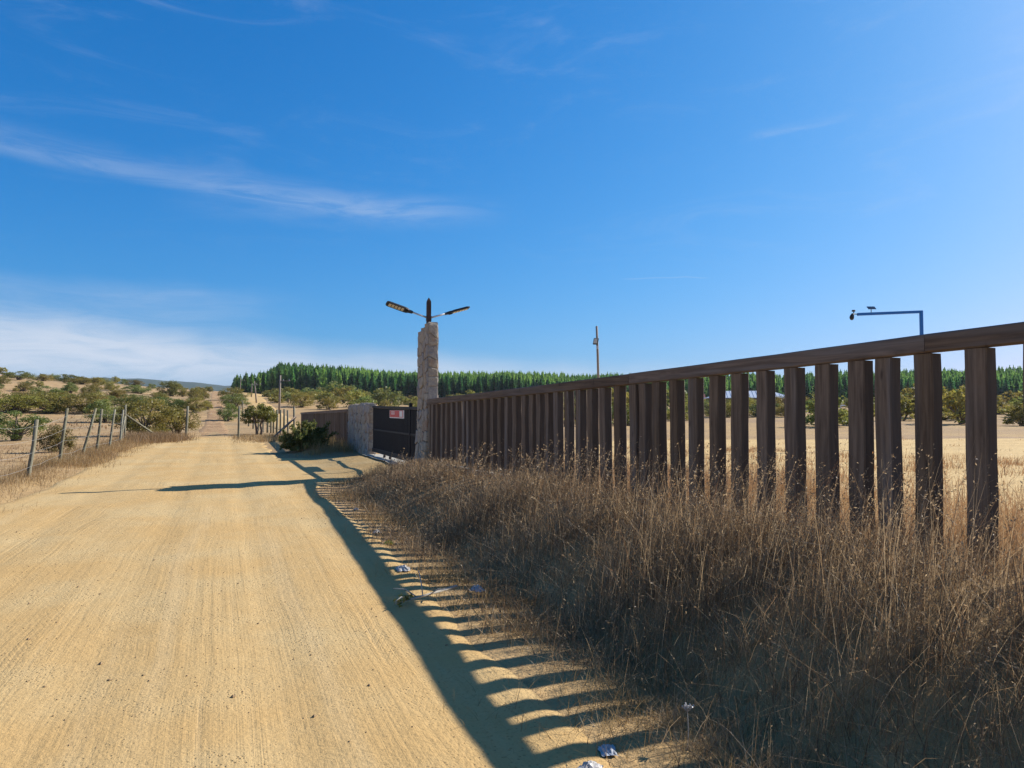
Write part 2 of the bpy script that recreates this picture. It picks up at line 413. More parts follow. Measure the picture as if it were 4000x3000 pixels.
# ------------------------------------------------------------------ terrain function
def sst(a, b, x):
    t = np.clip((np.asarray(x, float)-a)/(b-a), 0, 1); return t*t*(3-2*t)
_NG = np.random.default_rng(3).random((64, 64))
def vnoise(x, y):
    x = np.asarray(x, float); y = np.asarray(y, float)
    xi = np.floor(x).astype(int); yi = np.floor(y).astype(int); fx = x-xi; fy = y-yi
    fx = fx*fx*(3-2*fx); fy = fy*fy*(3-2*fy)
    g = lambda a, b: _NG[a % 64, b % 64]
    return (g(xi, yi)*(1-fx)+g(xi+1, yi)*fx)*(1-fy)+(g(xi, yi+1)*(1-fx)+g(xi+1, yi+1)*fx)*fy
def fbm(x, y, o=4):
    s = 0; a = .5
    for i in range(o): s = s+a*(vnoise(x*2**i+i*17.3, y*2**i+i*9.1)-.5); a *= .5
    return s
_AZ = [-180, -90, -40, -14, -8, -6, -3, -.5, 1.5, 6, 12, 25, 40, 57, 90, 180]
_HT = [3, 8, 12, 12.6, 10.8, 9.9, 8.7, 8.1, 7.6, 6.4, 5.2, 4.0, 3.4, 3.2, 2, 3]
def plate(y): return np.clip(.66-.0185*np.asarray(y, float), -.05, 1.0)
def height(x, y):
    x = np.asarray(x, float); y = np.asarray(y, float)
    r = np.hypot(x, y); azd = np.degrees(np.arctan2(x, y))
    ht = np.interp(azd, _AZ, _HT)
    z = ht*np.interp(r, [45, 70, 85, 101, 122, 146, 175, 202, 240, 282], [0, .015, .05, .15, .26, .385, .54, .69, .88, 1])
    back = np.interp(azd, [-30, 0, 1.5, 4, 60, 90], [-1, -1, 0, 1, 1, 0])
    z = z+np.where(back < 0, -26*sst(300, 620, r)*(-back), 10*sst(285, 470, r)*back)
    # raised land behind the fence and its bank, cut down where the drive passes through the gate
    gate = 1-sst(15.6, 17.0, y)*(1-sst(40, 60, y)*0)
    pl = plate(y)
    side = sst(2.15, 4.0, x)
    field = sst(4.6, 9, x)
    z = z+side*pl*np.maximum(gate, field*(1-sst(20, 60, y)))*(1-sst(30, 70, r))
    z = z+.10*sst(2.5, 4.2, x)*sst(17, 18, y)*(1-sst(30, 60, y))*(1-field)
    z = z-.07*np.exp(-((x-2.45)/.35)**2)*(1-sst(14, 17, y))
    # low mound by the green bush in front of the second fence
    z = z+.16*np.exp(-((x-3.3)/.9)**2)*sst(24.5, 27, y)*(1-sst(38, 44, y))
    # the ground dips behind the end of the road
    z = z-.10*sst(42, 60, r)*(1-sst(60, 90, r))
    # soft swell along the road edge where the fence shadow falls
    z = z+.06*fbm(y*.5+5, x*.5, 4)*sst(.5, 1.5, x)*(1-sst(2.4, 3.2, x))*(1-sst(15, 18, y))
    # left verge bank
    z = z+.10*np.exp(-((x+4.1)/.5)**2)*(1-sst(38, 44, y))
    rough = np.where((x > -3.4) & (x < 2.1) & (y < 42), .0, 1.0)*sst(0, 1, np.minimum(np.abs(x+3.4), np.abs(x-2.1))*1.5)
    z = z+rough*(.10*fbm(x*.6, y*.6, 3)+.02*fbm(x*3, y*3, 2))+sst(40, 90, r)*(.9*fbm(x*.05, y*.05, 3)+.3*fbm(x*.3, y*.3, 2))
    return z
def hz(x, y): return float(height(np.array([x]), np.array([y]))[0])

def grid_mesh(name, xs, ys, zf, mat, attrs=None, smooth=True):
    X, Y = np.meshgrid(xs, ys, indexing='ij'); nx, ny = X.shape
    Z = zf(X, Y)
    v = np.stack([X, Y, Z], -1).reshape(-1, 3)
    i = np.arange(nx*ny).reshape(nx, ny)
    f = np.stack([i[:-1, :-1], i[1:, :-1], i[1:, 1:], i[:-1, 1:]], -1).reshape(-1)
    at = {k: fn(X, Y).ravel() for k, fn in (attrs or {}).items()}
    return mesh_np(name, v, f, 4, mat, smooth, None, at)
def axis(segs):
    out = []
    for a, b, st in segs: out += list(np.arange(a, b, st))
    out.append(segs[-1][1]); return np.array(out)
xs = axis([(-3400, -1000, 300), (-1000, -300, 50), (-300, -80, 10), (-80, -20, 2.5), (-20, -6, .7), (-6, 8, .2), (8, 30, 1.0), (30, 120, 4), (120, 500, 12), (500, 1000, 60), (1000, 3400, 300)])
ys = axis([(-3400, -1000, 400), (-1000, -200, 100), (-200, -20, 15), (-20, -4, 2), (-4, 48, .2), (48, 120, 1.5), (120, 330, 5), (330, 700, 15), (700, 1000, 60), (1000, 3400, 300)])
def f_mown(x, y):
    d = x*math.sin(YAW)+y*math.cos(YAW)
    return sst(5.0, 6.5, x)*(1-sst(34, 38, d+2*fbm(x*.1, y*.1)))*(1-sst(60, 70, y))
def f_hill(x, y): return 1-sst(-7, -4.2, x)*(1-sst(42, 50, y)*(1-sst(4, 8, x)))
ground = link('ground', grid_mesh('ground', xs, ys, height, M['ground'], {'mown': f_mown, 'hillside': f_hill}))
tag(ground, 'dry tan earth and stubble of the field and slopes', kind='structure')

# the sandy road: straight lane, its mouth into the gate, with ruts in real relief
def road_edge(x, y):
    wob = .35*fbm(y*.5+3, x*.02, 3)
    wl = -3.55-.15*sst(20, 30, y)+1.6*sst(38, 43, y)+.5*fbm(y*.35, np.full_like(np.asarray(y, float), 5.0), 3)
    wr = 1.95+.5*fbm(y*.7+40, np.full_like(np.asarray(y, float), 9.0), 3)-1.15*sst(37, 43, y)
    mouth = sst(15.0, 17.6, y)*(1-sst(22.6, 24.6, y))
    wr = wr+(5.4-1.95)*mouth
    wr = wr+.9*sst(24, 25, y)*(1-sst(26, 32, y))*0
    return np.minimum(x-wl, wr-x)
def road_z(x, y):
    e = road_edge(x, y)
    inn = sst(.0, .35, e)
    ruts = .020*(np.exp(-((x+2.2)/.22)**2)+np.exp(-((x+.75)/.22)**2)+np.exp(-((x-.35)/.20)**2)+np.exp(-((x-1.25)/.2)**2))
    rel = .05+.012*fbm(x*1.2, y*.25, 3)*2+.010*fbm(x*6, y*.6, 3)+.008*fbm(x*9, y*9, 2)-ruts*.6
    far = 1-sst(43.5, 46, y)
    return height(x, y)+(-.05+(rel+.05-.02)*inn)*1.0-.1*(1-far)
def lane(x, y): return x
def turn(x, y): return np.where(y > 11, np.hypot(x-4.4, y-11), 4.4-x)
rx = axis([(-5.0, -3.6, .1), (-3.6, 2.6, .06), (2.6, 6.4, .1)]); ry = axis([(-5, 0, .2), (0, 14, .07), (14, 27, .1), (27, 46, .2)])
road = link('dirt_road', grid_mesh('dirt_road', rx, ry, road_z, M['road'],
            {'lane': lane, 'turn': turn, 'along': lambda x, y: y, 'mixer': lambda x, y: sst(7, 13, y)}))
tag(road, 'pale sandy dirt road with tyre ruts beside the timber fence', kind='structure')
def ribbon(name, path, widths, lift, label, mat):
    n = 60; ts = np.linspace(0, len(path)-1, n)
    px = np.interp(ts, range(len(path)), [p[0] for p in path]); py = np.interp(ts, range(len(path)), [p[1] for p in path])
    wd = np.interp(ts, range(len(path)), widths)
    us = np.array([-.5, -.42, -.25, 0, .25, .42, .5])
    X = px[:, None]+us[None]*wd[:, None]*(1+.3*fbm(ts*3, ts*0, 3))[:, None]; Y = np.repeat(py[:, None], 7, 1)
    Z = height(X, Y)+lift*np.interp(ts, [0, 1.0, len(path)-1], [-1.2, 1, 1])[:, None]-np.array([.09, .02, -.02, .03, -.02, .02, .09])[None]
    i = np.arange(n*7).reshape(n, 7)
    f = np.stack([i[:-1, :-1], i[:-1, 1:], i[1:, 1:], i[1:, :-1]], -1).reshape(-1)
    at = {'lane': X.ravel(), 'turn': X.ravel(), 'along': Y.ravel(), 'mixer': X.ravel()*0}
    return tag(link(name, mesh_np(name, np.stack([X, Y, Z], -1).reshape(-1, 3), f, 4, mat, True, None, at)), label, kind='structure')
ribbon('dirt_track', [(-.4, 42), (-.7, 60), (-1.0, 100), (-1.6, 160), (-2.0, 220), (-2.2, 290)], [2.6, 2.3, 2.2, 2.3, 2.6, 2.8], .04, 'worn dirt track climbing the slope beyond the road', M['track'])
ribbon('sandy_lane', [(6.0, 40), (5.8, 60), (5.6, 100), (6.0, 150), (7.6, 220), (9.2, 286)], [3.0, 3.2, 3.6, 4, 5.5, 6], .12, 'pale sandy lane rising behind the post and wire fence', M['road'])

# far blue hills beyond the western crest
def far_hills():
    azs = np.radians(np.linspace(-32, 14, 90)); rr = np.linspace(1700, 2900, 14)
    A, Rr = np.meshgrid(azs, rr, indexing='ij')
    prof = np.minimum(90+22*fbm(np.degrees(A)*.17+4, A*0+2, 4)+10*fbm(np.degrees(A)*.8, A*0, 3), 97)
    prof = prof*np.interp(np.degrees(A), [-32, -6, -1.5, 2, 14], [1, 1.0, .96, .86, .7])
    cross = np.interp(Rr, [1700, 2100, 2300, 2900], [0, .8, 1, .1])
    Z = -22+(prof+24)*cross+4*fbm(np.degrees(A)*4, Rr*.01, 2)
    X = Rr*np.sin(A); Y = Rr*np.cos(A); n, k = X.shape
    i = np.arange(n*k).reshape(n, k)
    f = np.stack([i[:-1, :-1], i[:-1, 1:], i[1:, 1:], i[1:, :-1]], -1).reshape(-1)
    tag(link('hills', mesh_np('hills', np.stack([X, Y, Z], -1).reshape(-1, 3), f, 4, M['hills'], True)), 'low wooded hills blue with distance beyond the crest', kind='structure')
far_hills()

# ------------------------------------------------------------------ timber fence
FX, FT = 4.37, .10
POSTS = [16.02, 15.81, 15.44, 15.05, 14.69, 14.33, 13.95, 13.54, 13.28, 12.97, 12.63, 12.26, 11.92, 11.56, 11.22, 10.86, 10.48, 10.18, 9.91, 9.6, 9.3, 8.95, 8.6, 8.28, 7.95, 7.59, 7.23, 7.02, 6.76, 6.42, 6.09, 5.75, 5.43, 5.09, 4.75, 4.41, 4.08, 3.84, 3.52, 3.16, 2.80, 2.46, 2.12, 1.78, 1.44, 1.1, .76, .42, .08]
def rail_top(y): return np.interp(y, [0, 2.8, 7.6, 10, 16.2], [2.155, 2.12, 2.008, 1.96, 1.838])
RT = .125
fence = empty('timber_fence', (FX, 8, 0), 0, 'long fence of upright square timbers under one top rail along the dry grass', 'fence')
def fpart(mb, name, mat): return mb.build(name, mat, fence, (-FX, -8, 0))
for i, y in enumerate(POSTS):
    top = float(rail_top(y-.07))-RT-.004; wd = random.uniform(.138, .158); dp = random.uniform(.094, .108)
    if i < 4: wd = .15
    z0 = hz(FX, y)-.25
    b = MB(); hgt = top-z0
    # sawn post in sections, slightly out of true and worn at the corners
    ns = 7; lean = random.uniform(-.012, .012); wob = [random.uniform(-.004, .004) for _ in range(ns+1)]; bv = .008
    vs = []; fs = []
    for k in range(ns+1):
        t = k/ns; z = z0+hgt*t; ox = wob[k]+lean*(1-t)*.5; oy = -lean*(1-t)+wob[(k*3) % (ns+1)]
        x0, x1, y0, y1 = FX+ox+random.uniform(0, .004), FX+dp+ox, y-wd+oy, y+oy
        for (px_, py_) in ((x0+bv, y0), (x1-bv, y0), (x1, y0+bv), (x1, y1-bv), (x1-bv, y1), (x0+bv, y1), (x0, y1-bv), (x0, y0+bv)): vs.append((px_, py_, z))
    for k in range(ns):
        for j in range(8): fs.append([k*8+j, k*8+(j+1) % 8, k*8+8+(j+1) % 8, k*8+8+j])
    fs.append(list(range(8))[::-1]); fs.append([ns*8+j for j in range(8)])
    b.add(vs, fs)
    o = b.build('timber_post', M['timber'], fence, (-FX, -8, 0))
joints = [-.3, 3.42, 7.21, 11.9, 16.12]
for a, b_ in zip(joints[:-1], joints[1:]):
    n = 8; vs = []; fs = []; off = random.uniform(-.004, .004)
    for k in range(n+1):
        y = a+.002+(b_-a-.004)*k/n; zt = float(rail_top(y))+off*.5+random.uniform(-.002, .002); x0 = FX-.012+off; x1 = FX+.082+off; bv = .010
        z0 = zt-RT
        for (px_, pz_) in ((x0+bv, z0), (x1-bv, z0), (x1, z0+bv), (x1, zt-bv), (x1-bv, zt), (x0+bv, zt), (x0, zt-bv), (x0, z0+bv)): vs.append((px_, y, pz_))
    for k in range(n):
        for j in range(8): fs.append([k*8+(j+1) % 8, k*8+j, k*8+8+j, k*8+8+(j+1) % 8])
    fs.append(list(range(8))); fs.append([n*8+j for j in range(8)][::-1])
    m_ = MB(); m_.add(vs, fs); fpart(m_, 'top_rail', M['rail'])
# low concrete kerb at the foot of the far half of the fence
for a, b_ in ((11.0, 12.9), (12.92, 14.6), (14.62, 16.1)):
    vs = []; n = 6; fs = []
    for k in range(n+1):
        y = a+(b_-a)*k/n; zt = hz(FX-.02, y)+.07
        for (px_, pz_) in ((FX-.17, zt-.3), (FX-.02, zt-.3), (FX-.02, zt), (FX-.17, zt)): vs.append((px_, y, pz_))
    for k in range(n):
        for j in range(4): fs.append([k*4+(j+1) % 4, k*4+j, k*4+4+j, k*4+4+(j+1) % 4])
    fs.append([0, 1, 2, 3]); fs.append([n*4+3, n*4+2, n*4+1, n*4])
    m_ = MB(); m_.add(vs, fs); fpart(m_, 'kerb', M['concrete'])

# second, farther stretch of the same kind of fence past the short stone wall
fence2 = empty('timber_fence', (FX, 36, 0), 0, 'dark stretch of close set timber fence beyond the short stone wall', 'fence')
def rail2(y): return np.interp(y, [27.7, 45.5], [1.62, 1.42])
y = 27.95
proto = None
while y < 45.4:
    z0 = hz(FX, y)-.2; top = float(rail2(y))-.115; wd = .15
    b = MB().box((FX, y-wd, z0), (FX+.10, y, top), jit=.004)
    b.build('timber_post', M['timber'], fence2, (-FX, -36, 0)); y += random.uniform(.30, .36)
for a, b_ in ((27.75, 33.6), (33.61, 39.5), (39.51, 45.5)):
    z0, z1 = float(rail2(a)), float(rail2(b_))
    vs = [(x, y, z+dz_) for (y, z) in ((a, z0), (b_, z1)) for x in (FX-.012, FX+.085) for dz_ in (-.112, 0)]
    m_ = MB(); m_.add(vs, [[0, 1, 3, 2], [4, 6, 7, 5], [0, 4, 5, 1], [2, 3, 7, 6], [0, 2, 6, 4], [1, 5, 7, 3]])
    m_.build('top_rail', M['rail'], fence2, (-FX, -36, 0))

# ------------------------------------------------------------------ stone pillar and wall
def clip(poly, a, b, c):
    out = []
    for i in range(len(poly)):
        p, q = poly[i], poly[(i+1) % len(poly)]
        dp = a*p[0]+b*p[1]-c; dq = a*q[0]+b*q[1]-c
        if dp <= 0: out.append(p)
        if dp*dq < 0:
            t = dp/(dp-dq); out.append((p[0]+(q[0]-p[0])*t, p[1]+(q[1]-p[1])*t))
    return out
def cells(wd, ht, size, seed, aspect=1.0):
    rr = random.Random(seed); nx = max(1, round(wd/(size*aspect))); ny = max(1, round(ht/size)); pts = []
    for j in range(ny):
        for i in range(nx):
            pts.append(((i+.5+rr.uniform(-.36, .36)+(.25 if j % 2 else -.25)*(nx > 1))*wd/nx, (j+.5+rr.uniform(-.36, .36))*ht/ny))
    out = []
    for i, p in enumerate(pts):
        poly = [(0, 0), (wd, 0), (wd, ht), (0, ht)]
        for j, q in enumerate(pts):
            if i == j: continue
            a, b = q[0]-p[0], q[1]-p[1]
            poly = clip(poly, a, b, (q[0]**2+q[1]**2-p[0]**2-p[1]**2)/2)
            if len(poly) < 3: break
        if len(poly) >= 3: out.append(poly)
    return out, rr
def stone_from(poly, rr, gap, proud, frame):
    """polygon on a wall face -> rounded, uneven block; frame(u,v,h) gives a local point"""
    cx = sum(p[0] for p in poly)/len(poly); cy = sum(p[1] for p in poly)/len(poly)
    ring = []
    for i in range(len(poly)):
        p, q = poly[i], poly[(i+1) % len(poly)]
        L = math.hypot(q[0]-p[0], q[1]-p[1])
        n = 2 if L > .12 else 1
        for k in range(n): ring.append((p[0]+(q[0]-p[0])*(k+.18)/n, p[1]+(q[1]-p[1])*(k+.18)/n))
        ring.append((p[0]+(q[0]-p[0])*.82, p[1]+(q[1]-p[1])*.82))
    rad = max(math.hypot(p[0]-cx, p[1]-cy) for p in ring)+1e-6
    def shrink(p, g):
        d = math.hypot(p[0]-cx, p[1]-cy)+1e-6; f = max(.2, (d-g)/d); return (cx+(p[0]-cx)*f, cy+(p[1]-cy)*f)
    m = len(ring); vs = []; pr = proud*rr.uniform(.55, 1.25)
    tl, tm = rr.uniform(-.25, .25), rr.uniform(-.25, .25)
    for lev, (g, h) in enumerate(((gap, -.06), (gap, pr*.55), (gap+.022, pr*.92), (gap+rad*.42, pr))):
        for p in ring:
            q = shrink(p, g*rr.uniform(.8, 1.25)); hh = h
            if lev >= 1: hh += ((q[0]-cx)*tl+(q[1]-cy)*tm)*.35+rr.uniform(-.004, .006)
            vs.append(frame(q[0], q[1], hh))
    fs = []
    for lev in range(3):
        for j in range(m): fs.append([lev*m+j, lev*m+(j+1) % m, lev*m+m+(j+1) % m, lev*m+m+j])
    fs.append([3*m+j for j in range(m)])
    return vs, fs
def stone_wall(name, label, cat, y0, y1, x0, x1, z0, top_near, top_far, seed, proud=.035, size=.27, flare=0, extra_top=True):
    root = empty(name, ((x0+x1)/2, (y0+y1)/2, z0), 0, label, cat)
    ox, oy, oz = root.location
    L = y1-y0; T = x1-x0; H0 = top_near-z0; H1 = top_far-z0
    core = MB(); ins = .012
    vs = [(x-ox, y-oy, z-oz) for (y, zt) in ((y0+ins, top_near-.03), (y1-ins, top_far-.03)) for x in (x0+ins, x1-ins) for z in (z0, zt)]
    core.add(vs, [[0, 1, 3, 2], [4, 6, 7, 5], [0, 4, 5, 1], [2, 3, 7, 6], [0, 2, 6, 4], [1, 5, 7, 3]])
    core.build('mortar_core', M['mortar'], root)
    def fl(z): return flare*max(0, 1-z/(.5*H0))**1.5
    def face(wd, ht, frame, sd_, sz, asp=1.0):
        polys, rr = cells(wd, ht, sz, sd_, asp)
        for poly in polys:
            v, f = stone_from(poly, rr, .009, proud, frame)
            cx = [sum(p[k] for p in v)/len(v) for k in range(3)]
            m_ = MB(); m_.add([tuple(p[k]-cx[k] for k in range(3)) for p in v], f)
            m_.build('stone', M['stone'], root, cx)
    def hscale(u): return (H0+(H1-H0)*u/L)/max(H0, H1)
    Hm = max(H0, H1)
    # road side
    face(L, Hm, lambda u, v, h: (x0-h-fl(v)-ox, y0+u-oy, z0+v*hscale(u)-oz), seed, size, 1.0)
    # end towards the timber fence and far end
    face(T, H0, lambda u, v, h: (x0+u-ox, y0-h-fl(v)-oy, z0+v-oz), seed+1, size*.95, 1.0)
    face(T, H1, lambda u, v, h: (x1-u-ox, y1+h-oy, z0+v-oz), seed+2, size*.95, 1.0)
    # field side
    face(L, Hm, lambda u, v, h: (x1+h-ox, y1-u-oy, z0+v*hscale(L-u)-oz), seed+3, size*1.2, 1.0)
    # cap stones
    n = max(2, round(L/.33)); rr = random.Random(seed+9)
    for k in range(n):
        a = y0+L*k/n; b_ = y0+L*(k+1)/n; zc = top_near+(top_far-top_near)*(k+.5)/n-.04
        m_ = MB().box((-T/2-.01, -(b_-a)/2+.006, 0), (T/2+.01, (b_-a)/2-.006, rr.uniform(.05, .12)), jit=.014, bev=.02)
        m_.build('stone', M['stone'], root, ((x0+x1)/2-ox, (a+b_)/2-oy, zc-oz))
    return root
pillar = stone_wall('stone_pillar', 'tall fieldstone pillar at the end of the timber fence carrying two lamps', 'pillar', 16.17, 17.12, 4.40, 4.64, .02, 3.60, 3.42, 11, .024, .27, .10)
wall2 = stone_wall('stone_wall', 'low fieldstone wall beside the black gate', 'wall', 23.42, 27.66, 4.40, 4.62, -.05, 1.76, 1.72, 31, .026, .32)

# ------------------------------------------------------------------ twin solar lamp on the pillar
lamp = empty('twin_street_lamp', (4.53, 16.62, 3.42), 0, 'two armed solar street lamp on a brown post atop the stone pillar', 'street lamp')
b = MB(); s_ = .048
vs = []
for z, s2_ in ((-.1, s_), (.30, s_), (.31, s_+.006), (.42, s_+.006), (.43, s_), (.74, s_), (.78, s_*.9), (.86, .008)):
    vs += [(-s2_, -s2_, z), (s2_, -s2_, z), (s2_, s2_, z), (-s2_, s2_, z)]
fs = [[k*4+j, k*4+(j+1) % 4, k*4+4+(j+1) % 4, k*4+4+j] for k in range(7) for j in range(4)]+[[28, 29, 30, 31]]
b.add(vs, fs); b.build('lamp_post', M['rust'], lamp)
def lamp_side(sx, roll):
    ang = R(17); ca, sa = math.cos(ang), math.sin(ang)
    z0 = .385
    MB().tube([(sx*.05, 0, z0), (sx*(.05+.42*ca), 0, z0+.42*sa)], .021, 10).build('arm', M['silver'], lamp, smooth=True)
    # head: local x runs outward; roll tips its underside towards the road traffic
    mat = Matrix.Translation((sx*(.05+.36*ca), 0, z0+.36*sa)) @ Matrix.Rotation(0 if sx > 0 else math.pi, 4, 'Z') @ Matrix.Rotation(-ang, 4, 'Y') @ Matrix.Rotation(roll, 4, 'X')
    h = MB()
    prof = [(0, .030, .024), (.10, .042, .03), (.14, .075, .028), (.20, .085, .024), (.60, .085, .022), (.645, .075, .018), (.66, .05, .012)]
    vs = []
    for x, wy, hz_ in prof:
        vs += [tuple(mat @ Vector(p)) for p in ((x, -wy, -hz_), (x, wy, -hz_), (x, wy, hz_*.6), (x, wy*.7, hz_), (x, -wy*.7, hz_), (x, -wy, hz_*.6))]
    fs = [[k*6+j, k*6+(j+1) % 6, k*6+6+(j+1) % 6, k*6+6+j] for k in range(len(prof)-1) for j in range(6)]
    fs += [[0, 1, 2, 3, 4, 5][::-1], [(len(prof)-1)*6+j for j in range(6)]]
    h.add(vs, fs); head = h.build('lamp_head', M['lamp_black'], lamp)
    for k in range(5):
        x0 = .225+k*.078
        MB().box((x0, -.055, -.031), (x0+.06, .055, -.0225), bev=.003, mat=mat).build('led_panel', M['led'], head)
    MB().box((.10, -.03, -.048), (.19, .03, -.0285), bev=.008, mat=mat).build('sensor_box', M['lamp_black'], head)
    MB().box((.22, -.07, .0225), (.60, .07, .027), mat=mat).build('solar_panel', M['panel'], head)
lamp_side(-1, R(28)); lamp_side(1, R(-10))

# ------------------------------------------------------------------ black sliding gate
gate = empty('black_gate', (4.52, 20.2, .1), 0, 'black steel bar gate with a red and white sign between the stone pillar and wall', 'gate')
GY0, GY1 = 17.16, 23.36
def gp(name, mb, mat, parent=gate, smooth=False, top=True): return mb.build(name, mat, parent, (-4.52, -20.2, -.1) if top else (0, 0, 0), smooth=smooth)
gx = 4.50; zb = .36
gt = lambda y: 1.66+(y-17)*.010
def slope_box(y0, y1, xa, xb, zlo, zhi):
    vs = [(x, y, z(y)) for y in (y0, y1) for x in (xa, xb) for z in (zlo, zhi)]
    m_ = MB(); m_.add(vs, [[0, 1, 3, 2], [4, 6, 7, 5], [0, 4, 5, 1], [2, 3, 7, 6], [0, 2, 6, 4], [1, 5, 7, 3]]); return m_
gp('gate_rail', slope_box(GY0, GY1, gx-.01, gx+.06, lambda y: gt(y)-.07, gt), M['black'])
gp('gate_rail', slope_box(GY0, GY1, gx-.012, gx+.062, lambda y: zb-.12, lambda y: zb), M['black'])
gp('gate_rail', slope_box(GY0, GY1, gx+.005, gx+.045, lambda y: .93, lambda y: .98), M['black'])
bar = None
y = GY0+.05
while y < GY1-.02:
    gp('gate_bar', MB().box((gx+.008, y, zb+.001), (gx+.038, y+.036, gt(y)-.072)), M['black']); y += .135
gp('gate_stile', MB().box((gx-.015, 18.3, zb+.001), (gx+.065, 18.38, gt(18.3)+.10)), M['black'])
for yy in (20.8, 21.6, 18.0):
    wl = gp('gate_wheel', MB().tube([(gx+.0, yy, .17), (gx+.05, yy, .17)], .065, 14), M['rust'])
    gp('wheel_bracket', MB().box((gx+.052, yy-.03, .17), (gx+.058, yy+.03, .239)), M['black'], wl, top=False)
sg = gp('gate_sign', MB().box((gx-.012, 18.95, 1.36), (gx-.006, 20.72, 1.58)), M['sign_white'])
gp('sign_band', MB().box((gx-.0145, 19.02, 1.385), (gx-.0125, 20.68, 1.575)), M['sign_red'], sg, top=False)
for (a_, b2, za, zb2) in ((20.05, 20.5, 1.52, 1.545), (20.05, 20.5, 1.465, 1.49), (19.10, 19.45, 1.40, 1.56)):
    gp('sign_stripe', MB().box((gx-.0165, a_, za), (gx-.0148, b2, zb2)), M['sign_white'], sg, top=False)
sill = grid_mesh('gate_sill', np.linspace(4.15, 4.85, 6), np.linspace(17.2, 23.4, 20), lambda x, y: height(x, y)+.05+.02*sst(.2, .33, np.abs(x-4.5)), M['concrete'])
tag(link('concrete_sill', sill), 'pale concrete track strip on the ground under the black gate', 'sill')

# ------------------------------------------------------------------ wire fences
def round_post(name, parent, base, top, r, mat, n=9, loc0=(0, 0, 0)):
    p0 = Vector(base); p1 = Vector(top); pts = [p0.lerp(p1, t) for t in (0, .3, .62, 1)]
    pts = [p+Vector((random.uniform(-.01, .01), random.uniform(-.01, .01), 0)) for p in pts]
    o = MB().tube([p-Vector(loc0) for p in pts], [r*1.08, r, r*.97, r*.9], n).build(name, mat, parent, smooth=True)
    return o
def wire_fence(label, posts, heights, r, wires, mat, leans=None, sag=.03):
    x0, y0 = posts[0][:2]; loc = (x0, y0, hz(x0, y0))
    root = empty('wire_fence', loc, 0, label, 'fence'); tops = []
    for i, ((x, y), h) in enumerate(zip(posts, heights)):
        z = hz(x, y); lx, ly = (leans[i] if leans else (0, 0))
        round_post('post', root, (x, y, z-.3), (x+lx, y+ly, z+h), r*random.uniform(.9, 1.15), mat, loc0=loc)
        tops.append((Vector((x, y, z)), Vector((x+lx, y+ly, z+h))))
    for t in wires:
        pts = []
        for (a0, a1), (b0, b1) in zip(tops[:-1], tops[1:]):
            p, q = a0.lerp(a1, t), b0.lerp(b1, t)
            for k in range(4): pts.append(p.lerp(q, k/4)-Vector((0, 0, sag*4*(k/4)*(1-k/4)*random.uniform(.4, 1.6)))-Vector(loc))
        pts.append(tops[-1][0].lerp(tops[-1][1], t)-Vector(loc))
        MB().tube([p+Vector((.05, 0, 0)) for p in pts], .0022, 4, cap=False).build('wire', M['wire'], root)
    return root, loc
LP = [(-4.05, 12.6), (-4.12, 15.6), (-4.07, 19.0), (-4.22, 23.0), (-4.23, 26.3), (-4.19, 29.0), (-4.08, 31.2), (-4.21, 35.4), (-4.34, 38.4)]
LL = [(.02, .1), (.1, .1), (.15, .1), (.18, .2), (.38, .3), (.16, .2), (.18, .25), (.12, .2), (.02, .0)]
wf, wl_ = wire_fence('post and wire fence with leaning weathered posts along the road verge', LP, [1.3, 1.35, 1.28, 1.54, 1.54, 1.52, 1.5, 1.5, 1.75], .044, (.18, .42, .64, .88), M['post'], LL)
round_post('brace', wf, (-2.95, 42.6, hz(-2.95, 42.6)-.05), (-4.3, 38.5, hz(-4.3, 38.5)+1.25), .05, M['post'], loc0=wl_)
round_post('post', wf, (-4.45, 37.6, hz(-4.45, 37.6)-.2), (-4.33, 38.3, hz(-4.33, 38.3)+1.2), .05, M['post'], loc0=wl_)
wire_fence('open pair of grey posts where the track leaves the road', [(-1.85, 41.8), (.72, 40.8)], [1.78, 1.78], .06, (.2, .5, .8), M['post'], [(.08, 0), (.06, 0)])
def polar(u, d):
    X = (u-2000)*d/2800; return (X*math.cos(YAW)+d*math.sin(YAW), -X*math.sin(YAW)+d*math.cos(YAW))
CP = [polar(*q) for q in ((1150, 43.8), (1127, 45.8), (1110, 46.6), (1096, 47.2), (1083, 47.8), (1070, 48.4), (1060, 49), (1046, 50), (1030, 52), (1010, 55), (990, 60), (972, 68), (958, 78), (949, 92), (942, 108), (937, 125))]
wf2, wl2 = wire_fence('long post and wire fence running uphill past the bushy tree', CP, [1.72]+[1.6+random.uniform(-.1, .12) for _ in CP[1:]], .062, (.25, .5, .75, .92), M['post'], [(random.uniform(-.05, .05), 0) for _ in CP])
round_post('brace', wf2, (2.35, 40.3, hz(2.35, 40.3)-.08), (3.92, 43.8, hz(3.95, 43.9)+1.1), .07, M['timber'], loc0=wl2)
# farther field fence of pale stakes behind the dark timber stretch
FP = [(9.2+i*.86, 68+i*.35) for i in range(20)]
wire_fence('row of pale stakes across the dry field behind the dark timber stretch', FP, [1.5+random.uniform(-.15, .25) for _ in FP], .05, (.4, .8), M['post'], [(random.uniform(-.08, .08), 0) for _ in FP])

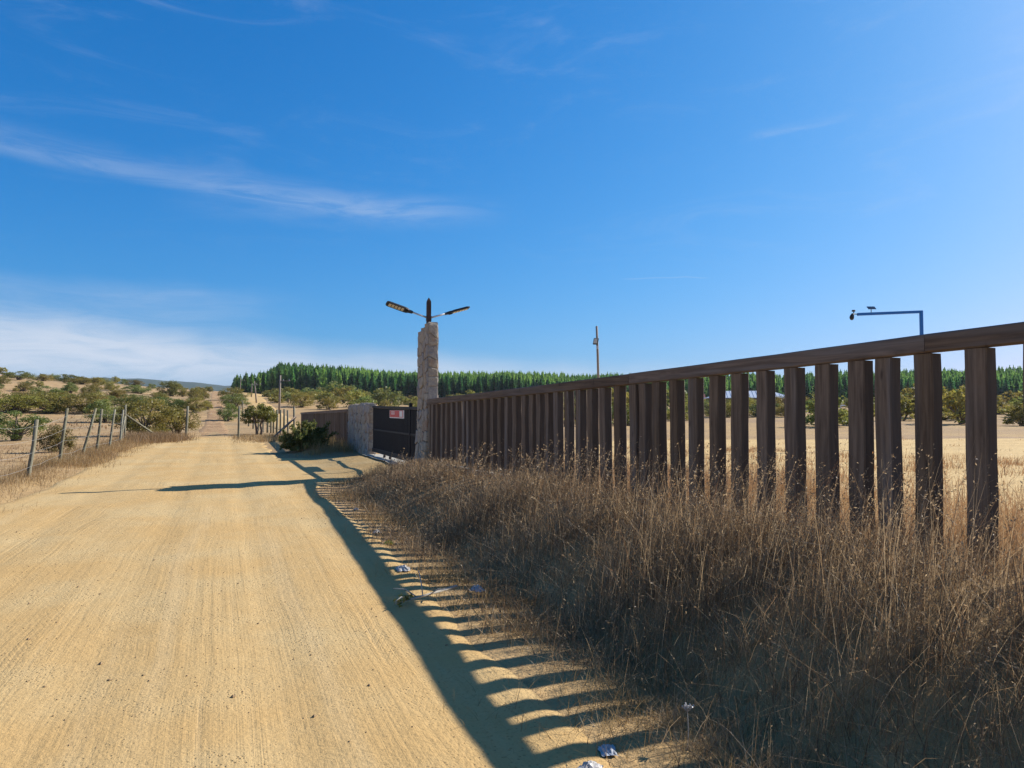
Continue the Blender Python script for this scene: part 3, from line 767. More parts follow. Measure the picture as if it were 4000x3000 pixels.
# ------------------------------------------------------------------ poles
def polar(u, d):
    X = (u-2000)*d/2800; return (X*math.cos(YAW)+d*math.sin(YAW), -X*math.sin(YAW)+d*math.cos(YAW))
px, py = polar(2341, 31); zg = hz(px, py)
fp = empty('floodlight_pole', (px, py, zg), R(-28), 'thin wooden pole with one solar floodlight behind the timber fence', 'light pole')
MB().tube([(0, 0, -.3), (-.02, 0, 2), (-.06, 0, 3.9), (-.10, 0, 5.22-zg)], [.062, .056, .052, .047], 10).build('pole', M['pole'], fp, smooth=True)
mt = Matrix.Translation((-.14, -.10, 4.55-zg)) @ Matrix.Rotation(R(-18), 4, 'X') @ Matrix.Rotation(R(10), 4, 'Y') @ Matrix.Rotation(R(-18), 4, 'Z')
fh = MB().box((-.11, -.03, -.15), (.11, .03, .15), bev=.015, mat=mt).build('floodlight', M['lamp_black'], fp)
MB().box((-.078, -.037, -.11), (.078, -.0305, .12), bev=.003, mat=mt).build('lens', M['led'], fh)
MB().box((-.05, -.075, 4.22-zg), (.045, -.045, 4.36-zg), bev=.004, mat=Matrix.Translation((-.07, 0, 0))).build('junction_box', M['grey'], fp)
MB().tube([(-.10, -.02, 4.5-zg), (-.13, -.07, 4.52-zg)], .015, 6).build('bracket', M['black'], fp)

px, py = polar(3605, 24); zg = hz(px, py)
bp = empty('camera_mast', (px, py, zg), -YAW, 'blue square steel mast with a long side arm holding a security camera', 'mast')
zt = 4.93-zg
MB().box((-.045, -.045, -.2), (.045, .045, zt), bev=.006).build('mast', M['blue'], bp)
vs = [(x, yy, z) for (x, z0_, z1_) in ((-2.14, zt-.175, zt-.085), (-.047, zt-.088, zt-.002)) for yy in (-.042, .042) for z in (z0_, z1_)]
m_ = MB(); m_.add(vs, [[0, 1, 3, 2], [4, 6, 7, 5], [0, 4, 5, 1], [2, 3, 7, 6], [0, 2, 6, 4], [1, 5, 7, 3]]); m_.build('arm', M['blue'], bp)
MB().tube([(-1.68, 0, zt-.16), (-1.68, 0, zt+.06)], .012, 6).build('panel_stem', M['black'], bp)
mt = Matrix.Translation((-1.67, 0, zt+.09)) @ Matrix.Rotation(R(38), 4, 'X')
sp = MB().box((-.13, -.08, -.008), (.13, .08, .008), mat=mt).build('solar_panel', M['panel'], bp)
MB().box((-.122, -.072, -.016), (.122, .072, -.0085), mat=mt).build('panel_back', M['grey'], sp)
MB().tube([(-2.13, 0, zt-.125), (-2.24, 0, zt-.118)], .014, 6).build('camera_bracket', M['black'], bp)
cb = MB()
cb.tube([(-2.30, 0, zt-.10), (-2.31, 0, zt-.14), (-2.33, 0, zt-.20), (-2.335, 0, zt-.25), (-2.33, 0, zt-.30), (-2.325, 0, zt-.325)], [.03, .05, .07, .073, .055, .02], 12)
cb.tube([(-2.24, 0, zt-.118), (-2.31, 0, zt-.12)], .02, 8)
cam_o = cb.build('security_camera', M['lamp_black'], bp, smooth=True)
MB().tube([(-2.33, -.075, zt-.235), (-2.33, -.06, zt-.235)], .028, 10).build('lens', M['glass'], cam_o)
MB().box((-2.325, -.04, zt-.04), (-2.22, .04, zt+.02), bev=.015).build('radio_box', M['lamp_black'], bp)
MB().tube([(-2.26, 0, zt-.11), (-2.27, 0, zt-.04)], .016, 6).build('bracket', M['black'], bp)

for i, (u, d, v, lean, lab) in enumerate(((1091, 95, 1466, .1, 'tallest grey wooden utility pole beside the lane behind the bushy tree'), (1003, 140, 1489, -.5, 'leaning dark utility pole in front of the pines'), (982, 175, 1497, .1, 'slim utility pole standing on the sandy lane'), (938, 235, 1478, .1, 'far thin utility pole at the corner of the pines'))):
    px, py = polar(u, d); zg = hz(px, py); zt = 1.6+(1600-v)*d/2800-zg
    up = empty('utility_pole', (px, py, zg), R(-8), lab, 'utility pole', 'utility poles along the lane')
    MB().tube([(0, 0, -.4), (lean*.5, 0, zt*.5), (lean, 0, zt)], [.15, .13, .105], 10).build('pole', M['pole'], up, smooth=True)
    ca = MB().box((lean*.9-.2, -.05, zt*.86-.05), (lean*.9+1.3, .05, zt*.86+.05)).build('cross_arm', M['pole'], up)
    for q in (.4, 1.15): MB().tube([(lean*.9+q, 0, zt*.86+.05), (lean*.9+q, 0, zt*.86+.2)], [.04, .025], 6).build('insulator', M['grey'], ca)

# ------------------------------------------------------------------ far house and shelter
px, py = polar(2915, 132); zg = hz(px, py)
ho = empty('house', (px, py, zg-.2), -YAW-R(12), 'single storey brown house with a grey hipped metal roof beyond the field', 'house')
ez = 3.75-zg+.2; rz_ = 5.05-zg+.2; hw, hd = 7.3, 4.0
MB().box((-hw+.6, -hd+.6, -.6), (hw-.6, hd-.6, ez)).build('wall', M['brown'], ho)
rf = MB(); vs = [(-hw, -hd, ez), (hw, -hd, ez), (hw, hd, ez), (-hw, hd, ez), (-hw+3.4, 0, rz_), (hw-3.0, 0, rz_), (-hw, -hd, ez-.12), (hw, -hd, ez-.12), (hw, hd, ez-.12), (-hw, hd, ez-.12)]
rf.add(vs, [[0, 1, 5, 4], [1, 2, 5], [2, 3, 4, 5], [3, 0, 4], [6, 7, 1, 0], [7, 8, 2, 1], [8, 9, 3, 2], [9, 6, 0, 3], [6, 9, 8, 7]])
ro = rf.build('roof', M['tin'], ho)
for k in range(22):
    u_ = -hw+.5+k*(2*hw-1)/21
    top_f = min(1, (u_+hw)/3.4, (hw-u_)/3.0)
    MB().tube([(u_, -hd, ez+.02), (u_, -hd+hd*top_f*.98, ez+(rz_-ez)*top_f*.98+.03)], .035, 4, cap=False).build('roof_seam', M['tin'], ro)
for x_ in (-4.6, -1.4, 3.6):
    wn = MB().box((x_-.7, -hd+.55, 1.0), (x_+.7, -hd+.597, 2.2)).build('window', M['brown'], ho); MB().box((x_-.62, -hd+.535, 1.08), (x_+.62, -hd+.548, 2.12)).build('pane', M['glass'], wn)
MB().box((.6, -hd+.54, -.3), (1.6, -hd+.597, 2.15)).build('door', M['redroof'], ho)
MB().box((-hw-1.2, -hd+.2, ez-.18), (-hw-.02, hd-.6, ez+.05)).build('porch_roof', M['white'], ho)
g = MB(); g.add([(-hw-1.0, -1.6, ez+.06), (-hw-1.0, 1.6, ez+.06), (-hw-1.0, 0, ez+.75), (-hw-.05, -1.6, ez+.06), (-hw-.05, 1.6, ez+.06), (-hw-.05, 0, ez+.75)], [[0, 2, 1], [3, 4, 5], [0, 3, 5, 2], [1, 2, 5, 4], [0, 1, 4, 3]]); g.build('gable', M['redroof'], ho)
for yy in (-hd+.4, hd-.8): MB().box((-hw-1.1, yy-.06, -.5), (-hw-.98, yy+.06, ez-.18)).build('porch_post', M['brown'], ho)
px, py = polar(3216, 118); zg = hz(px, py)
sh = empty('open_shelter', (px, py, zg), -YAW, 'low open shelter with a flat white roof among the far bushes', 'shelter')
z_ = max(1.2, 1.85-zg)
vs = [(x, yy, z) for (x, a, b2) in ((-2.9, z_-.22, z_-.06), (2.9, z_-.02, z_+.12)) for yy in (-1.6, 1.6) for z in (a, b2)]
m_ = MB(); m_.add(vs, [[0, 1, 3, 2], [4, 6, 7, 5], [0, 4, 5, 1], [2, 3, 7, 6], [0, 2, 6, 4], [1, 5, 7, 3]]); m_.build('roof', M['white'], sh)
for x_ in (-2.2, 0, 2.2):
    for yy in (-1.4, 1.4): MB().box((x_-.07, yy-.07, -.3), (x_+.07, yy+.07, z_-.14+x_*.03)).build('post', M['white'], sh)
MB().box((-2.1, .9, -.1), (2.1, 1.0, .75)).build('back_panel', M['brown'], sh)

# ------------------------------------------------------------------ vegetation meshes
def leaf_cloud(centers, radii, n_each, size, rg, flat=.8, up=.3):
    """many small leaf triangles/quads scattered in clumps; returns verts, faces, tone"""
    c = np.repeat(centers, n_each, 0); r = np.repeat(radii, n_each); n = len(c)
    d = rg.normal(size=(n, 3)); d /= np.linalg.norm(d, axis=1)[:, None]+1e-9
    d *= (rg.random(n)**.45*r)[:, None]; d[:, 2] *= flat
    p = c+d
    a = rg.normal(size=(n, 3)); a[:, 2] += up; a /= np.linalg.norm(a, axis=1)[:, None]
    b = np.cross(a, rg.normal(size=(n, 3))); b /= np.linalg.norm(b, axis=1)[:, None]
    s = size*rg.uniform(.5, 1.4, n)[:, None]
    v = np.stack([p-a*s*.6, p+b*s*.32, p+a*s*.7, p-b*s*.32], 1)
    f = np.arange(4*n)
    tone = np.clip(np.repeat(rg.random(len(centers)), n_each)*.6+rg.random(n)*.4, 0, 1)
    return v.reshape(-1, 3), f, np.repeat(tone, 4)
def bush_mesh(seed, wd, ht, clumps, n_each, size, mat, umbrella=.5, low=.05):
    rg = np.random.default_rng(seed)
    th = rg.random(clumps)*2*np.pi; rr = np.sqrt(rg.random(clumps))
    lob = 1+.28*np.sin(th*2+rg.random()*6)+.18*np.sin(th*3+rg.random()*6)
    x = np.cos(th)*rr*wd*.42*lob; y = np.sin(th)*rr*wd*.42*lob
    ztop = ht*(1-.62*rr**2*(1-umbrella*.5))
    z = low*ht+(ztop-low*ht)*rg.random(clumps)**.72
    z = np.maximum(z, ht*low+rr*0)
    C = np.stack([x, y, z], 1); rad = wd*rg.uniform(.08, .18, clumps)
    C[:, 2] = np.minimum(C[:, 2], ht-rad*.5)
    v, f, t = leaf_cloud(C, rad, n_each, size, rg, .62)
    v[:, 2] = np.clip(v[:, 2], .02, ht)
    crown = mesh_np('crown', v, f, 4, mat, False, None, {'tone': t})
    b = MB(); pick = rg.permutation(clumps)[:max(5, clumps//4)]
    for i in pick:
        e = Vector(C[i]); m1 = Vector((e.x*.25+rg.uniform(-.05, .05)*wd, e.y*.25+rg.uniform(-.05, .05)*wd, e.z*.45))
        b.tube([(rg.uniform(-.05, .05)*wd, rg.uniform(-.05, .05)*wd, -.15), m1, e], [wd*.020, wd*.013, wd*.005], 5, cap=False)
    trunk = b.mesh('branches', M['bark'], True)
    return crown, trunk
BIG = [bush_mesh(100+i, 1, .62 if i % 2 else .72, 64, 110, .027, M['leaf'] if i % 3 else M['leaf_green'], .6) for i in range(6)]
FAR = [bush_mesh(200+i, 1, .55 if i % 2 else .7, 36, 40, .055, M['leaf'] if i % 4 else M['leaf_green'], .6, .05) for i in range(6)]
def bush(name, label, cat, x, y, wd, ht_scale, mesh, group, rz=None, dz=0):
    o = empty(name, (x, y, hz(x, y)+dz), random.uniform(0, 6.28) if rz is None else rz, label, cat, group)
    o.scale = (wd, wd*random.uniform(.85, 1.15), wd*ht_scale)
    link('crown', mesh[0], o); link('branches', mesh[1], o)
    return o
def at(u, v_or_d, is_d=False):
    return polar(u, v_or_d)
# named bushes read off the photograph: (pixel column, distance along the view, width m, height factor, mesh, label)
def ground_at(u, v):
    """where the photograph's line of sight through (u, v) meets the terrain"""
    X = (u-2000)/2800; Z = -(v-1500)/2800
    y_ = math.cos(PITCH)-Z*math.sin(PITCH); z_ = math.sin(PITCH)+Z*math.cos(PITCH)
    rx_, ry_ = X*math.cos(YAW)+y_*math.sin(YAW), -X*math.sin(YAW)+y_*math.cos(YAW)
    t = np.linspace(14, 330, 3000); hh = 1.6+t*z_-height(t*rx_, t*ry_)
    k = np.argmax(hh < 0) if (hh < 0).any() else len(t)-400
    return t[k]*rx_, t[k]*ry_, t[k]
NB = [  # column, row of the foot, width and height in the photograph
 (62, 1722, 200, 116, 0, 'broad olive thorn bush behind the nearer posts of the verge fence'),
 (232, 1766, 135, 100, 5, 'small straggly thorn bush close behind the second and third verge posts'),
 (560, 1703, 235, 145, 4, 'large olive thorn bush behind the braced corner post'),
 (690, 1692, 150, 105, 1, 'lower olive bush joined to the large one beside the single track post'),
 (415, 1652, 115, 88, 3, 'spreading thorn bush with open trunks behind the leaning posts'),
 (335, 1614, 190, 75, 2, 'dark wide thorn bush on the lower slope behind the leaning posts'),
 (50, 1612, 230, 72, 1, 'wide thorn thicket spreading low at the foot of the slope'),
 (195, 1614, 190, 78, 5, 'dark green thorn bush joined to the wide thicket at the foot of the slope'),
 (120, 1580, 200, 50, 4, 'brownish thorn bush rising behind the wide thicket'),
 (455, 1562, 70, 42, 1, 'compact green thorn bush half way up the slope'),
 (520, 1603, 215, 62, 0, 'long low grey green thorn bush above the large olive bush'),
 (540, 1537, 92, 32, 3, 'grey green thorn bush just below the crest'),
 (625, 1602, 150, 52, 0, 'rounded thorn bush above the lower olive bush'),
 (670, 1549, 80, 60, 2, 'big solitary brownish thorn bush near the crest'),
 (712, 1550, 40, 30, 5, 'thin pale bush touching the solitary brownish one'),
 (690, 1604, 62, 42, 3, 'small dark bush below the solitary brownish bush'),
 (760, 1610, 82, 58, 4, 'dark green bush at the edge of the climbing track'),
 (812, 1600, 40, 34, 5, 'small pale bush leaning over the climbing track'),
 (790, 1561, 56, 42, 5, 'upright bush on the track edge half way up'),
 (912, 1566, 112, 52, 4, 'upper olive bush of the pair beyond the climbing track'),
 (915, 1596, 128, 58, 0, 'wide green bush of the pair beyond the climbing track'),
 (888, 1645, 78, 66, 3, 'compact dark bush below the wide green one by the track'),
 (75, 1484, 92, 34, 0, 'broad dark bush on the skyline of the slope'),
 (170, 1488, 72, 26, 1, 'rounded bush on the skyline next to the broad dark one'),
 (250, 1491, 84, 28, 3, 'long bush on the skyline half way along the crest'),
 (320, 1500, 100, 26, 2, 'low spreading bush where the crest begins to fall'),
 (395, 1500, 80, 24, 5, 'last low bush of the row on the crest'),
 (155, 1511, 32, 24, 4, 'single small bush on the bare ground below the crest'),
 (62, 1530, 26, 16, 4, 'tiny dark bush alone on the bare slope'),
 (195, 1542, 26, 18, 4, 'tiny dark bush next to the brownish thorn bush'),
 (128, 1528, 24, 20, 4, 'tiny round bush on the bare slope between two other tiny ones'),
 (270, 1513, 30, 12, 3, 'tiny low bush under the long skyline bush'),
 (530, 1508, 62, 24, 2, 'brownish bush on the crest in front of the far blue hills'),
 (820, 1530, 32, 20, 5, 'small bush beside the track where it meets the skyline'),
 (1180, 1590, 126, 56, 2, 'big dark green bush on the field before the pines'),
 (1235, 1562, 122, 32, 5, 'dark low bush in front of the pines'),
 (1310, 1582, 52, 36, 1, 'round olive bush before the pines above the dark timber stretch'),
 (1335, 1562, 62, 22, 0, 'flat olive bush close to the pine edge above the short stone wall'),
 (1395, 1562, 62, 30, 4, 'dark olive bush showing over the short stone wall'),
 (1435, 1580, 92, 32, 0, 'pale olive bush showing over the black gate end'),
 (1505, 1575, 90, 42, 3, 'dark green bush above the gate sign'),
 (1110, 1556, 32, 30, 3, 'small pale bush beside the tallest utility pole'),
 (1052, 1540, 32, 16, 2, 'small dark bush at the top of the sandy lane'),
 (1758, 1560, 104, 58, 1, 'yellowish bush over the timber rail beside the tall pillar'),
]
for (u, v, wp, hp, k, lab) in NB:
    x, y, d = ground_at(u, v); wd = wp*d/2800; mh = .62 if k % 2 else .72
    bush('thorn_bush', lab, 'bush', x, y, wd*1.05, hp*d/2800/(wd*mh)*1.02, BIG[k], 'thorn bushes on the dry slopes')
# the bushy small tree with bare trunks by the wire fence
x, y = polar(1012, 46)
tr = empty('bushy_tree', (x, y, hz(x, y)), .6, 'bushy thorn tree on twisted trunks in front of the wire fence', 'tree')
def small_tree():
    rg = np.random.default_rng(77); n = 70
    th = rg.random(n)*6.283; rr = np.sqrt(rg.random(n)); 
    C = np.stack([np.cos(th)*rr*1.05, np.sin(th)*rr*1.0, .75+1.2*rg.random(n)**.8*(1-.45*rr**2)], 1); C[:, 0] += (C[:, 2]-1)*.12
    v, f, t = leaf_cloud(C, rg.uniform(.16, .34, n), 85, .085, rg, .7)
    link('crown', mesh_np('crown', v, f, 4, M['leaf'], False, None, {'tone': t*.6}), tr)
    b = MB()
    for k in range(4):
        a = k*1.6; e = Vector((math.cos(a)*.5, math.sin(a)*.5, 1.2))
        b.tube([(math.cos(a)*.14, math.sin(a)*.14, -.2), (math.cos(a)*.22+.05, math.sin(a)*.2, .25), (math.cos(a)*.18-.06, math.sin(a)*.2, .6), e], [.08, .065, .055, .03], 7)
    for i in range(18):
        b.tube([(C[i, 0]*.3, C[i, 1]*.3, .8), tuple(C[i])], [.03, .01], 5, cap=False)
    b.build('trunk', M['bark'], tr, smooth=True)
small_tree()
# the spiky green bush in front of the dark fence
x, y = 2.78, 27.3
gb = empty('green_bush', (x, y, hz(x, y)-.02), .6, 'spiky green bush with arching shoots in front of the dark timber stretch', 'bush')
def spiky():
    rg = np.random.default_rng(5); b = MB(); P = []
    for i in range(120):
        a = rg.random()*6.283; lean_ = rg.uniform(.1, 1.3); L = rg.uniform(.75, 1.45)*(1.1-.25*lean_)
        base = Vector((rg.uniform(-.25, .35), rg.uniform(-.3, .3), 0)); d = Vector((math.cos(a)*math.sin(lean_), math.sin(a)*math.sin(lean_), math.cos(lean_)))
        pts = [base+d*L*t+Vector((0, 0, -.28*L*t*t)) for t in (0, .35, .7, 1)]
        if i < 60: b.tube(pts, [.014, .010, .007, .003], 4, cap=False)
        for t in np.linspace(.25, 1, 22):
            q = base+d*L*t+Vector((0, 0, -.28*L*t*t)); P.append(tuple(q))
    P = np.array(P); v, f, t = leaf_cloud(P, np.full(len(P), .09), 6, .075, rg, 1)
    v[:, 0] *= 1.0; v[:, 2] = np.maximum(v[:, 2], .02)
    link('foliage', mesh_np('foliage', v, f, 4, M['leaf_green'], False, None, {'tone': t}), gb)
    b.build('shoots', M['bark'], gb)
    MB().tube([(-.1, -.25, -.1), (.0, -.3, .2), (-.06, -.28, .45)], [.05, .04, .025], 7).build('stump', M['post'], gb, smooth=True)
spiky(); gb.scale = (.95, .95, 1.12)

# scattered bushes by zone
def scatter(n, ufun, dfun, wfun, meshes, name, labfun, cat, group, test=None, sep=.6):
    done = []; tries = 0
    while len(done) < n and tries < n*60:
        tries += 1
        u = ufun(); d = dfun(u); x, y = polar(u, d); wd = wfun(d)
        if test and not test(x, y, u, d): continue
        if any(math.hypot(x-a, y-b) < sep*(wd+c)*.5 for a, b, c in done): continue
        done.append((x, y, wd))
        bush(name, labfun(u, d), cat, x, y, wd, random.uniform(.65, 1.1), random.choice(meshes), group)
    return done
def on_track(x, y): return abs(x+1.2) < 2.6 or (abs(x-np.interp(y, [40, 100, 150, 220, 290], [6, 5.6, 6, 7.6, 9.2])) < 3.4)
off = lambda x, y, u, d: not on_track(x, y)
scatter(40, lambda: random.uniform(-250, 850), lambda u: random.uniform(85, 155), lambda d: random.uniform(1.4, 3.8), BIG, 'thorn_bush', lambda u, d: 'olive thorn bush among many on the dry slope beyond the verge fence', 'bush', 'thorn bushes scattered over the dry slope', off, 1.0)
scatter(34, lambda: random.uniform(-250, 860), lambda u: random.uniform(160, 275), lambda d: random.uniform(1.5, 4.0), FAR, 'hilltop_bush', lambda u, d: 'small dark bush along the bare crest of the dry slope', 'bush', 'bushes along the crest', off, 1.6)
scatter(75, lambda: random.uniform(1010, 2300), lambda u: random.uniform(110, 280), lambda d: random.uniform(2.5, 7.5), FAR, 'field_bush', lambda u, d: 'olive bush on the grey field below the pine plantation', 'bush', 'bushes below the pines', off, .9)
scatter(150, lambda: random.uniform(2200, 4250), lambda u: 60+150*random.random()**.8, lambda d: random.uniform(2.2, 7), FAR, 'scrub_bush', lambda u, d: 'olive scrub bush seen between the fence timbers across the field', 'bush', 'scrub bushes across the field',
        lambda x, y, u, d: not (2700 < u < 3330 and 75 < d < 145) and not (2640 < u < 3330 and 60 < d < 142 and random.random() < .75), .8)

scatter(7, lambda: random.uniform(-150, 470), lambda u: random.uniform(85, 130), lambda d: random.uniform(1.6, 3.2), BIG, 'thorn_bush', lambda u, d: 'olive thorn bush among many on the dry slope beyond the verge fence', 'bush', 'thorn bushes scattered over the dry slope', off, .8)
for i, (u, d, wd) in enumerate(((2770, 104, 5.0), (2835, 98, 5.5), (2905, 106, 6.0), (2968, 100, 5.0), (3030, 105, 5.5), (3085, 96, 4.0))):
    x, y = polar(u, d); bush('house_bush', 'olive bush in the row hiding the walls of the far house', 'bush', x, y, wd, .72, BIG[i], 'bushes in front of the far house')

# pines: low conical crowns of drooping whorls
def pine_mesh(seed, levels=11, arms=8):
    rg = np.random.default_rng(seed); V = []; F = []; T = []
    H = 1.0; base_r = rg.uniform(.15, .19)
    for l in range(levels):
        t = l/(levels-1); z = .10+.86*t; r = base_r*(1-t)**.75+.012
        for k in range(arms):
            a = k/arms*6.283+rg.uniform(-.4, .4)+l*1.1; rr_ = r*rg.uniform(.6, 1.25); wv = r*.42; z0 = z+rg.uniform(-.02, .02)
            c, s = math.cos(a), math.sin(a); i = len(V)
            droop = rg.uniform(-.005, .045)
            V += [(0, 0, z0+.02), (c*rr_*.6-s*wv, s*rr_*.6+c*wv, z0-droop*.3), (c*rr_, s*rr_, z0-droop+.02), (c*rr_*.6+s*wv, s*rr_*.6-c*wv, z0-droop*.3)]
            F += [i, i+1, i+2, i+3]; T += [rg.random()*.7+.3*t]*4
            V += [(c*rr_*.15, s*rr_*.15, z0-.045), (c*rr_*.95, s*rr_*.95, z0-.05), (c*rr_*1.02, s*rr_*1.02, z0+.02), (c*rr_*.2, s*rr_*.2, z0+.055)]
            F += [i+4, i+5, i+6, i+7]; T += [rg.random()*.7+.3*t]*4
    i = len(V); V += [(-.008, 0, .93), (.008, 0, .93), (.0, 0, 1.04), (0, .001, 1.0)]; F += [i, i+1, i+2, i+3]; T += [.9]*4
    nleaf = len(F)//4
    for k in range(5):
        a0, a1 = k/5*6.283, (k+1)/5*6.283; i = len(V); r0, r1 = .014, .004
        V += [(math.cos(a0)*r0, math.sin(a0)*r0, -.04), (math.cos(a1)*r0, math.sin(a1)*r0, -.04), (math.cos(a1)*r1, math.sin(a1)*r1, .8), (math.cos(a0)*r1, math.sin(a0)*r1, .8)]
        F += [i, i+1, i+2, i+3]; T += [.5]*4
    return np.array(V), np.array(F), np.array(T), nleaf
PD = [pine_mesh(300+i) for i in range(6)]
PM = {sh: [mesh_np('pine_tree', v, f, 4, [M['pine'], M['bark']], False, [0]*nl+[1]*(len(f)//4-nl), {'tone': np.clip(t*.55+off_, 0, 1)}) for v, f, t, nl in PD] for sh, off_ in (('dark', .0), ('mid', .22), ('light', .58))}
cands = []
rp = np.random.default_rng(12)
edge_az = lambda d: 1.0
for row, d0 in enumerate(np.arange(288, 470, 6.0)):
    a = .6+rp.uniform(0, .4) if row else .9
    while a < 64:
        r = d0+rp.uniform(-2, 2)+14*math.sin(a*.21+1)*(row >= 0)
        # a gap with younger trees in front of the eastern block
        if not (a > 24.5 and row < 2 and rp.random() < .5):
            cands.append((a, r, row))
        a += math.degrees(rp.uniform(1.9, 3.2)/d0)*(1.0 if row < 5 else 1.5)
cands.sort(key=lambda c: c[1]+(0 if c[0] < 60 else 500))
stuffV, stuffF, stuffT, base_i = [], [], [], 0
def pine_h(a, r, row):
    return (9.5+2.2*vnoise(a*.7, r*.03)+rp.uniform(-.9, 1.1))*(1.0 if a < 26 else .92)*(.62+.52*min(1, max(0, (a-.4)/3.6))-.12*min(1, max(0, (a-7)/5)))
for i, (a, r, row) in enumerate(cands):
    x = r*math.sin(R(a)); y = r*math.cos(R(a)); z = hz(x, y); h = pine_h(a, r, row); k = int(rp.integers(6))
    w_ = h*rp.uniform(1.05, 1.5)
    if i < 300:
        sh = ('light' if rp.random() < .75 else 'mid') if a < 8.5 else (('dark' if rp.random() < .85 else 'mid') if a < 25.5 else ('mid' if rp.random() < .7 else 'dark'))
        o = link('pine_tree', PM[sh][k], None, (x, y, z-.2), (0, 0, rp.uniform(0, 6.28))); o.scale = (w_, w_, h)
        tag(o, ('light green young pine at the plantation end by the sandy lane' if a < 8.5 else 'dark pine in the front rows behind the gate and tall stone pillar' if a < 16.5 else 'dark pine in the front rows between the tall pillar and the floodlight pole' if a < 28.5
                else 'pine in the front rows behind the far house' if a < 42 else 'pine in the front rows seen between the wide spaced timbers'), 'tree', 'pines in the front rows')
    else:
        v, f, t, nl = PD[k]; n4 = nl*4
        ca, sa = math.cos(a*50), math.sin(a*50)
        vv = np.stack([(v[:n4, 0]*ca-v[:n4, 1]*sa)*w_+x, (v[:n4, 0]*sa+v[:n4, 1]*ca)*w_+y, v[:n4, 2]*h+z-.2], 1)
        keep = np.ones(nl, bool) if row < 6 else (np.arange(nl) % 2 == 0) | (np.arange(nl) > nl*.6)
        fq = f[:n4].reshape(-1, 4)[keep]
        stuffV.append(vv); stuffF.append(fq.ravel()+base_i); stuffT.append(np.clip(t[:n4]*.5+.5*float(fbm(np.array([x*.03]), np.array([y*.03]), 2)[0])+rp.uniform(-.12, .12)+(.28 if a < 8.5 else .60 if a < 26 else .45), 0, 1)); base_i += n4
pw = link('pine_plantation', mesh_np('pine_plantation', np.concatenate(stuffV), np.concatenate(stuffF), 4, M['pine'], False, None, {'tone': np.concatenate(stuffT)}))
tag(pw, 'dense green pine plantation rising behind its front rows', 'forest', kind='stuff')

# ------------------------------------------------------------------ dry grass
def blades(px_, py_, hgt, wid, rg, segs=4, lean=(.15, .1), spread=.35, curl=.5, droop=None, zoff=0):
    n = len(px_); z0 = height(px_, py_)+zoff
    az_ = rg.random(n)*2*np.pi; s = np.abs(rg.normal(0, spread, n))
    dx_ = np.cos(az_)*s+lean[0]; dy_ = np.sin(az_)*s+lean[1]
    fa = rg.random(n)*np.pi; wx, wy = np.cos(fa), np.sin(fa)
    cu = rg.uniform(.2, 1, n)*curl
    V = np.zeros((n, segs+1, 2, 3)); C = np.zeros((n, segs+1, 3))
    for k in range(segs+1):
        t = k/segs
        bx = dx_*hgt*(t*.5+cu*t*t); by = dy_*hgt*(t*.5+cu*t*t); bz = hgt*(t-.42*cu*t*t*np.minimum(1, s*2.2+.1))
        C[:, k] = np.stack([px_+bx, py_+by, z0-.02+bz], 1)
        ww = wid*(1-t*.85)*.5
        V[:, k, 0] = C[:, k]-np.stack([wx*ww, wy*ww, 0*ww], 1); V[:, k, 1] = C[:, k]+np.stack([wx*ww, wy*ww, 0*ww], 1)
    i = (np.arange(n)*(segs+1)*2)[:, None]; k = (np.arange(segs)*2)[None]
    b = i+k; F = np.stack([b, b+1, b+3, b+2], -1).reshape(-1)
    return V.reshape(-1, 3), F, C
def seed_heads(C, rg, per=9, size=.018):
    """little spikelets hanging along the top third of each stalk"""
    n, s1_, _ = C.shape; V = []
    top = C[:, -1]; mid = C[:, -2]
    t = rg.random((n, per)); p = mid[:, None]+(top-mid)[:, None]*(t*1.15)[..., None]
    p = p.reshape(-1, 3); m = len(p)
    d = rg.normal(size=(m, 3))*.55; d[:, 2] -= .25; d += np.repeat((top-mid)/(np.linalg.norm(top-mid, axis=1)[:, None]+1e-6), per, 0)*.9
    d /= np.linalg.norm(d, axis=1)[:, None]; L = size*rg.uniform(.6, 1.5, m)[:, None]
    b = np.cross(d, rg.normal(size=(m, 3))); b /= np.linalg.norm(b, axis=1)[:, None]
    v = np.stack([p, p+d*L*.5+b*L*.16, p+d*L, p+d*L*.5-b*L*.16], 1).reshape(-1, 3)
    return v, np.arange(4*m)
def grass_object(name, label, parts, mat):
    V, F, T, off_ = [], [], [], 0
    for v, f, t in parts:
        V.append(v); F.append(f+off_); T.append(t); off_ += len(v)
    o = link(name, mesh_np(name, np.concatenate(V), np.concatenate(F), 4, mat, False, None, {'tone': np.concatenate(T)}))
    print(name, off_//2, 'verts/2')
    return tag(o, label, 'grass', kind='stuff')
def clumpy(n, xr, yr, rg, dens, nc=None, cl=.10):
    """clumped scatter with a density function in [0,1]"""
    nc = nc or max(10, n//14); ox = []; oy = []; tot = 0
    while tot < n:
        cx = rg.uniform(*xr, nc); cy = rg.uniform(*yr, nc); k = rg.random(nc) < dens(cx, cy)
        cx, cy = cx[k], cy[k]; m = rg.integers(6, 24, len(cx))
        ax = np.repeat(cx, m)+rg.normal(0, cl, m.sum()); ay = np.repeat(cy, m)+rg.normal(0, cl, m.sum())
        ox.append(ax); oy.append(ay); tot += len(ax)
    x = np.concatenate(ox)[:n]; y = np.concatenate(oy)[:n]
    return x, y
def tone_for(x, y, rg, nv, base=.45, amp=.9):
    t = base+amp*fbm(x*.9, y*.9, 3)+rg.normal(0, .20, len(x)); k = rg.random(len(x)); t = np.clip(np.where(k < .12, rg.uniform(.68, .8, len(x)), np.where(k > .90, rg.uniform(0, .15, len(x)), t)), 0, 1)
    return np.repeat(t, nv)
rg = np.random.default_rng(42)
parts = []
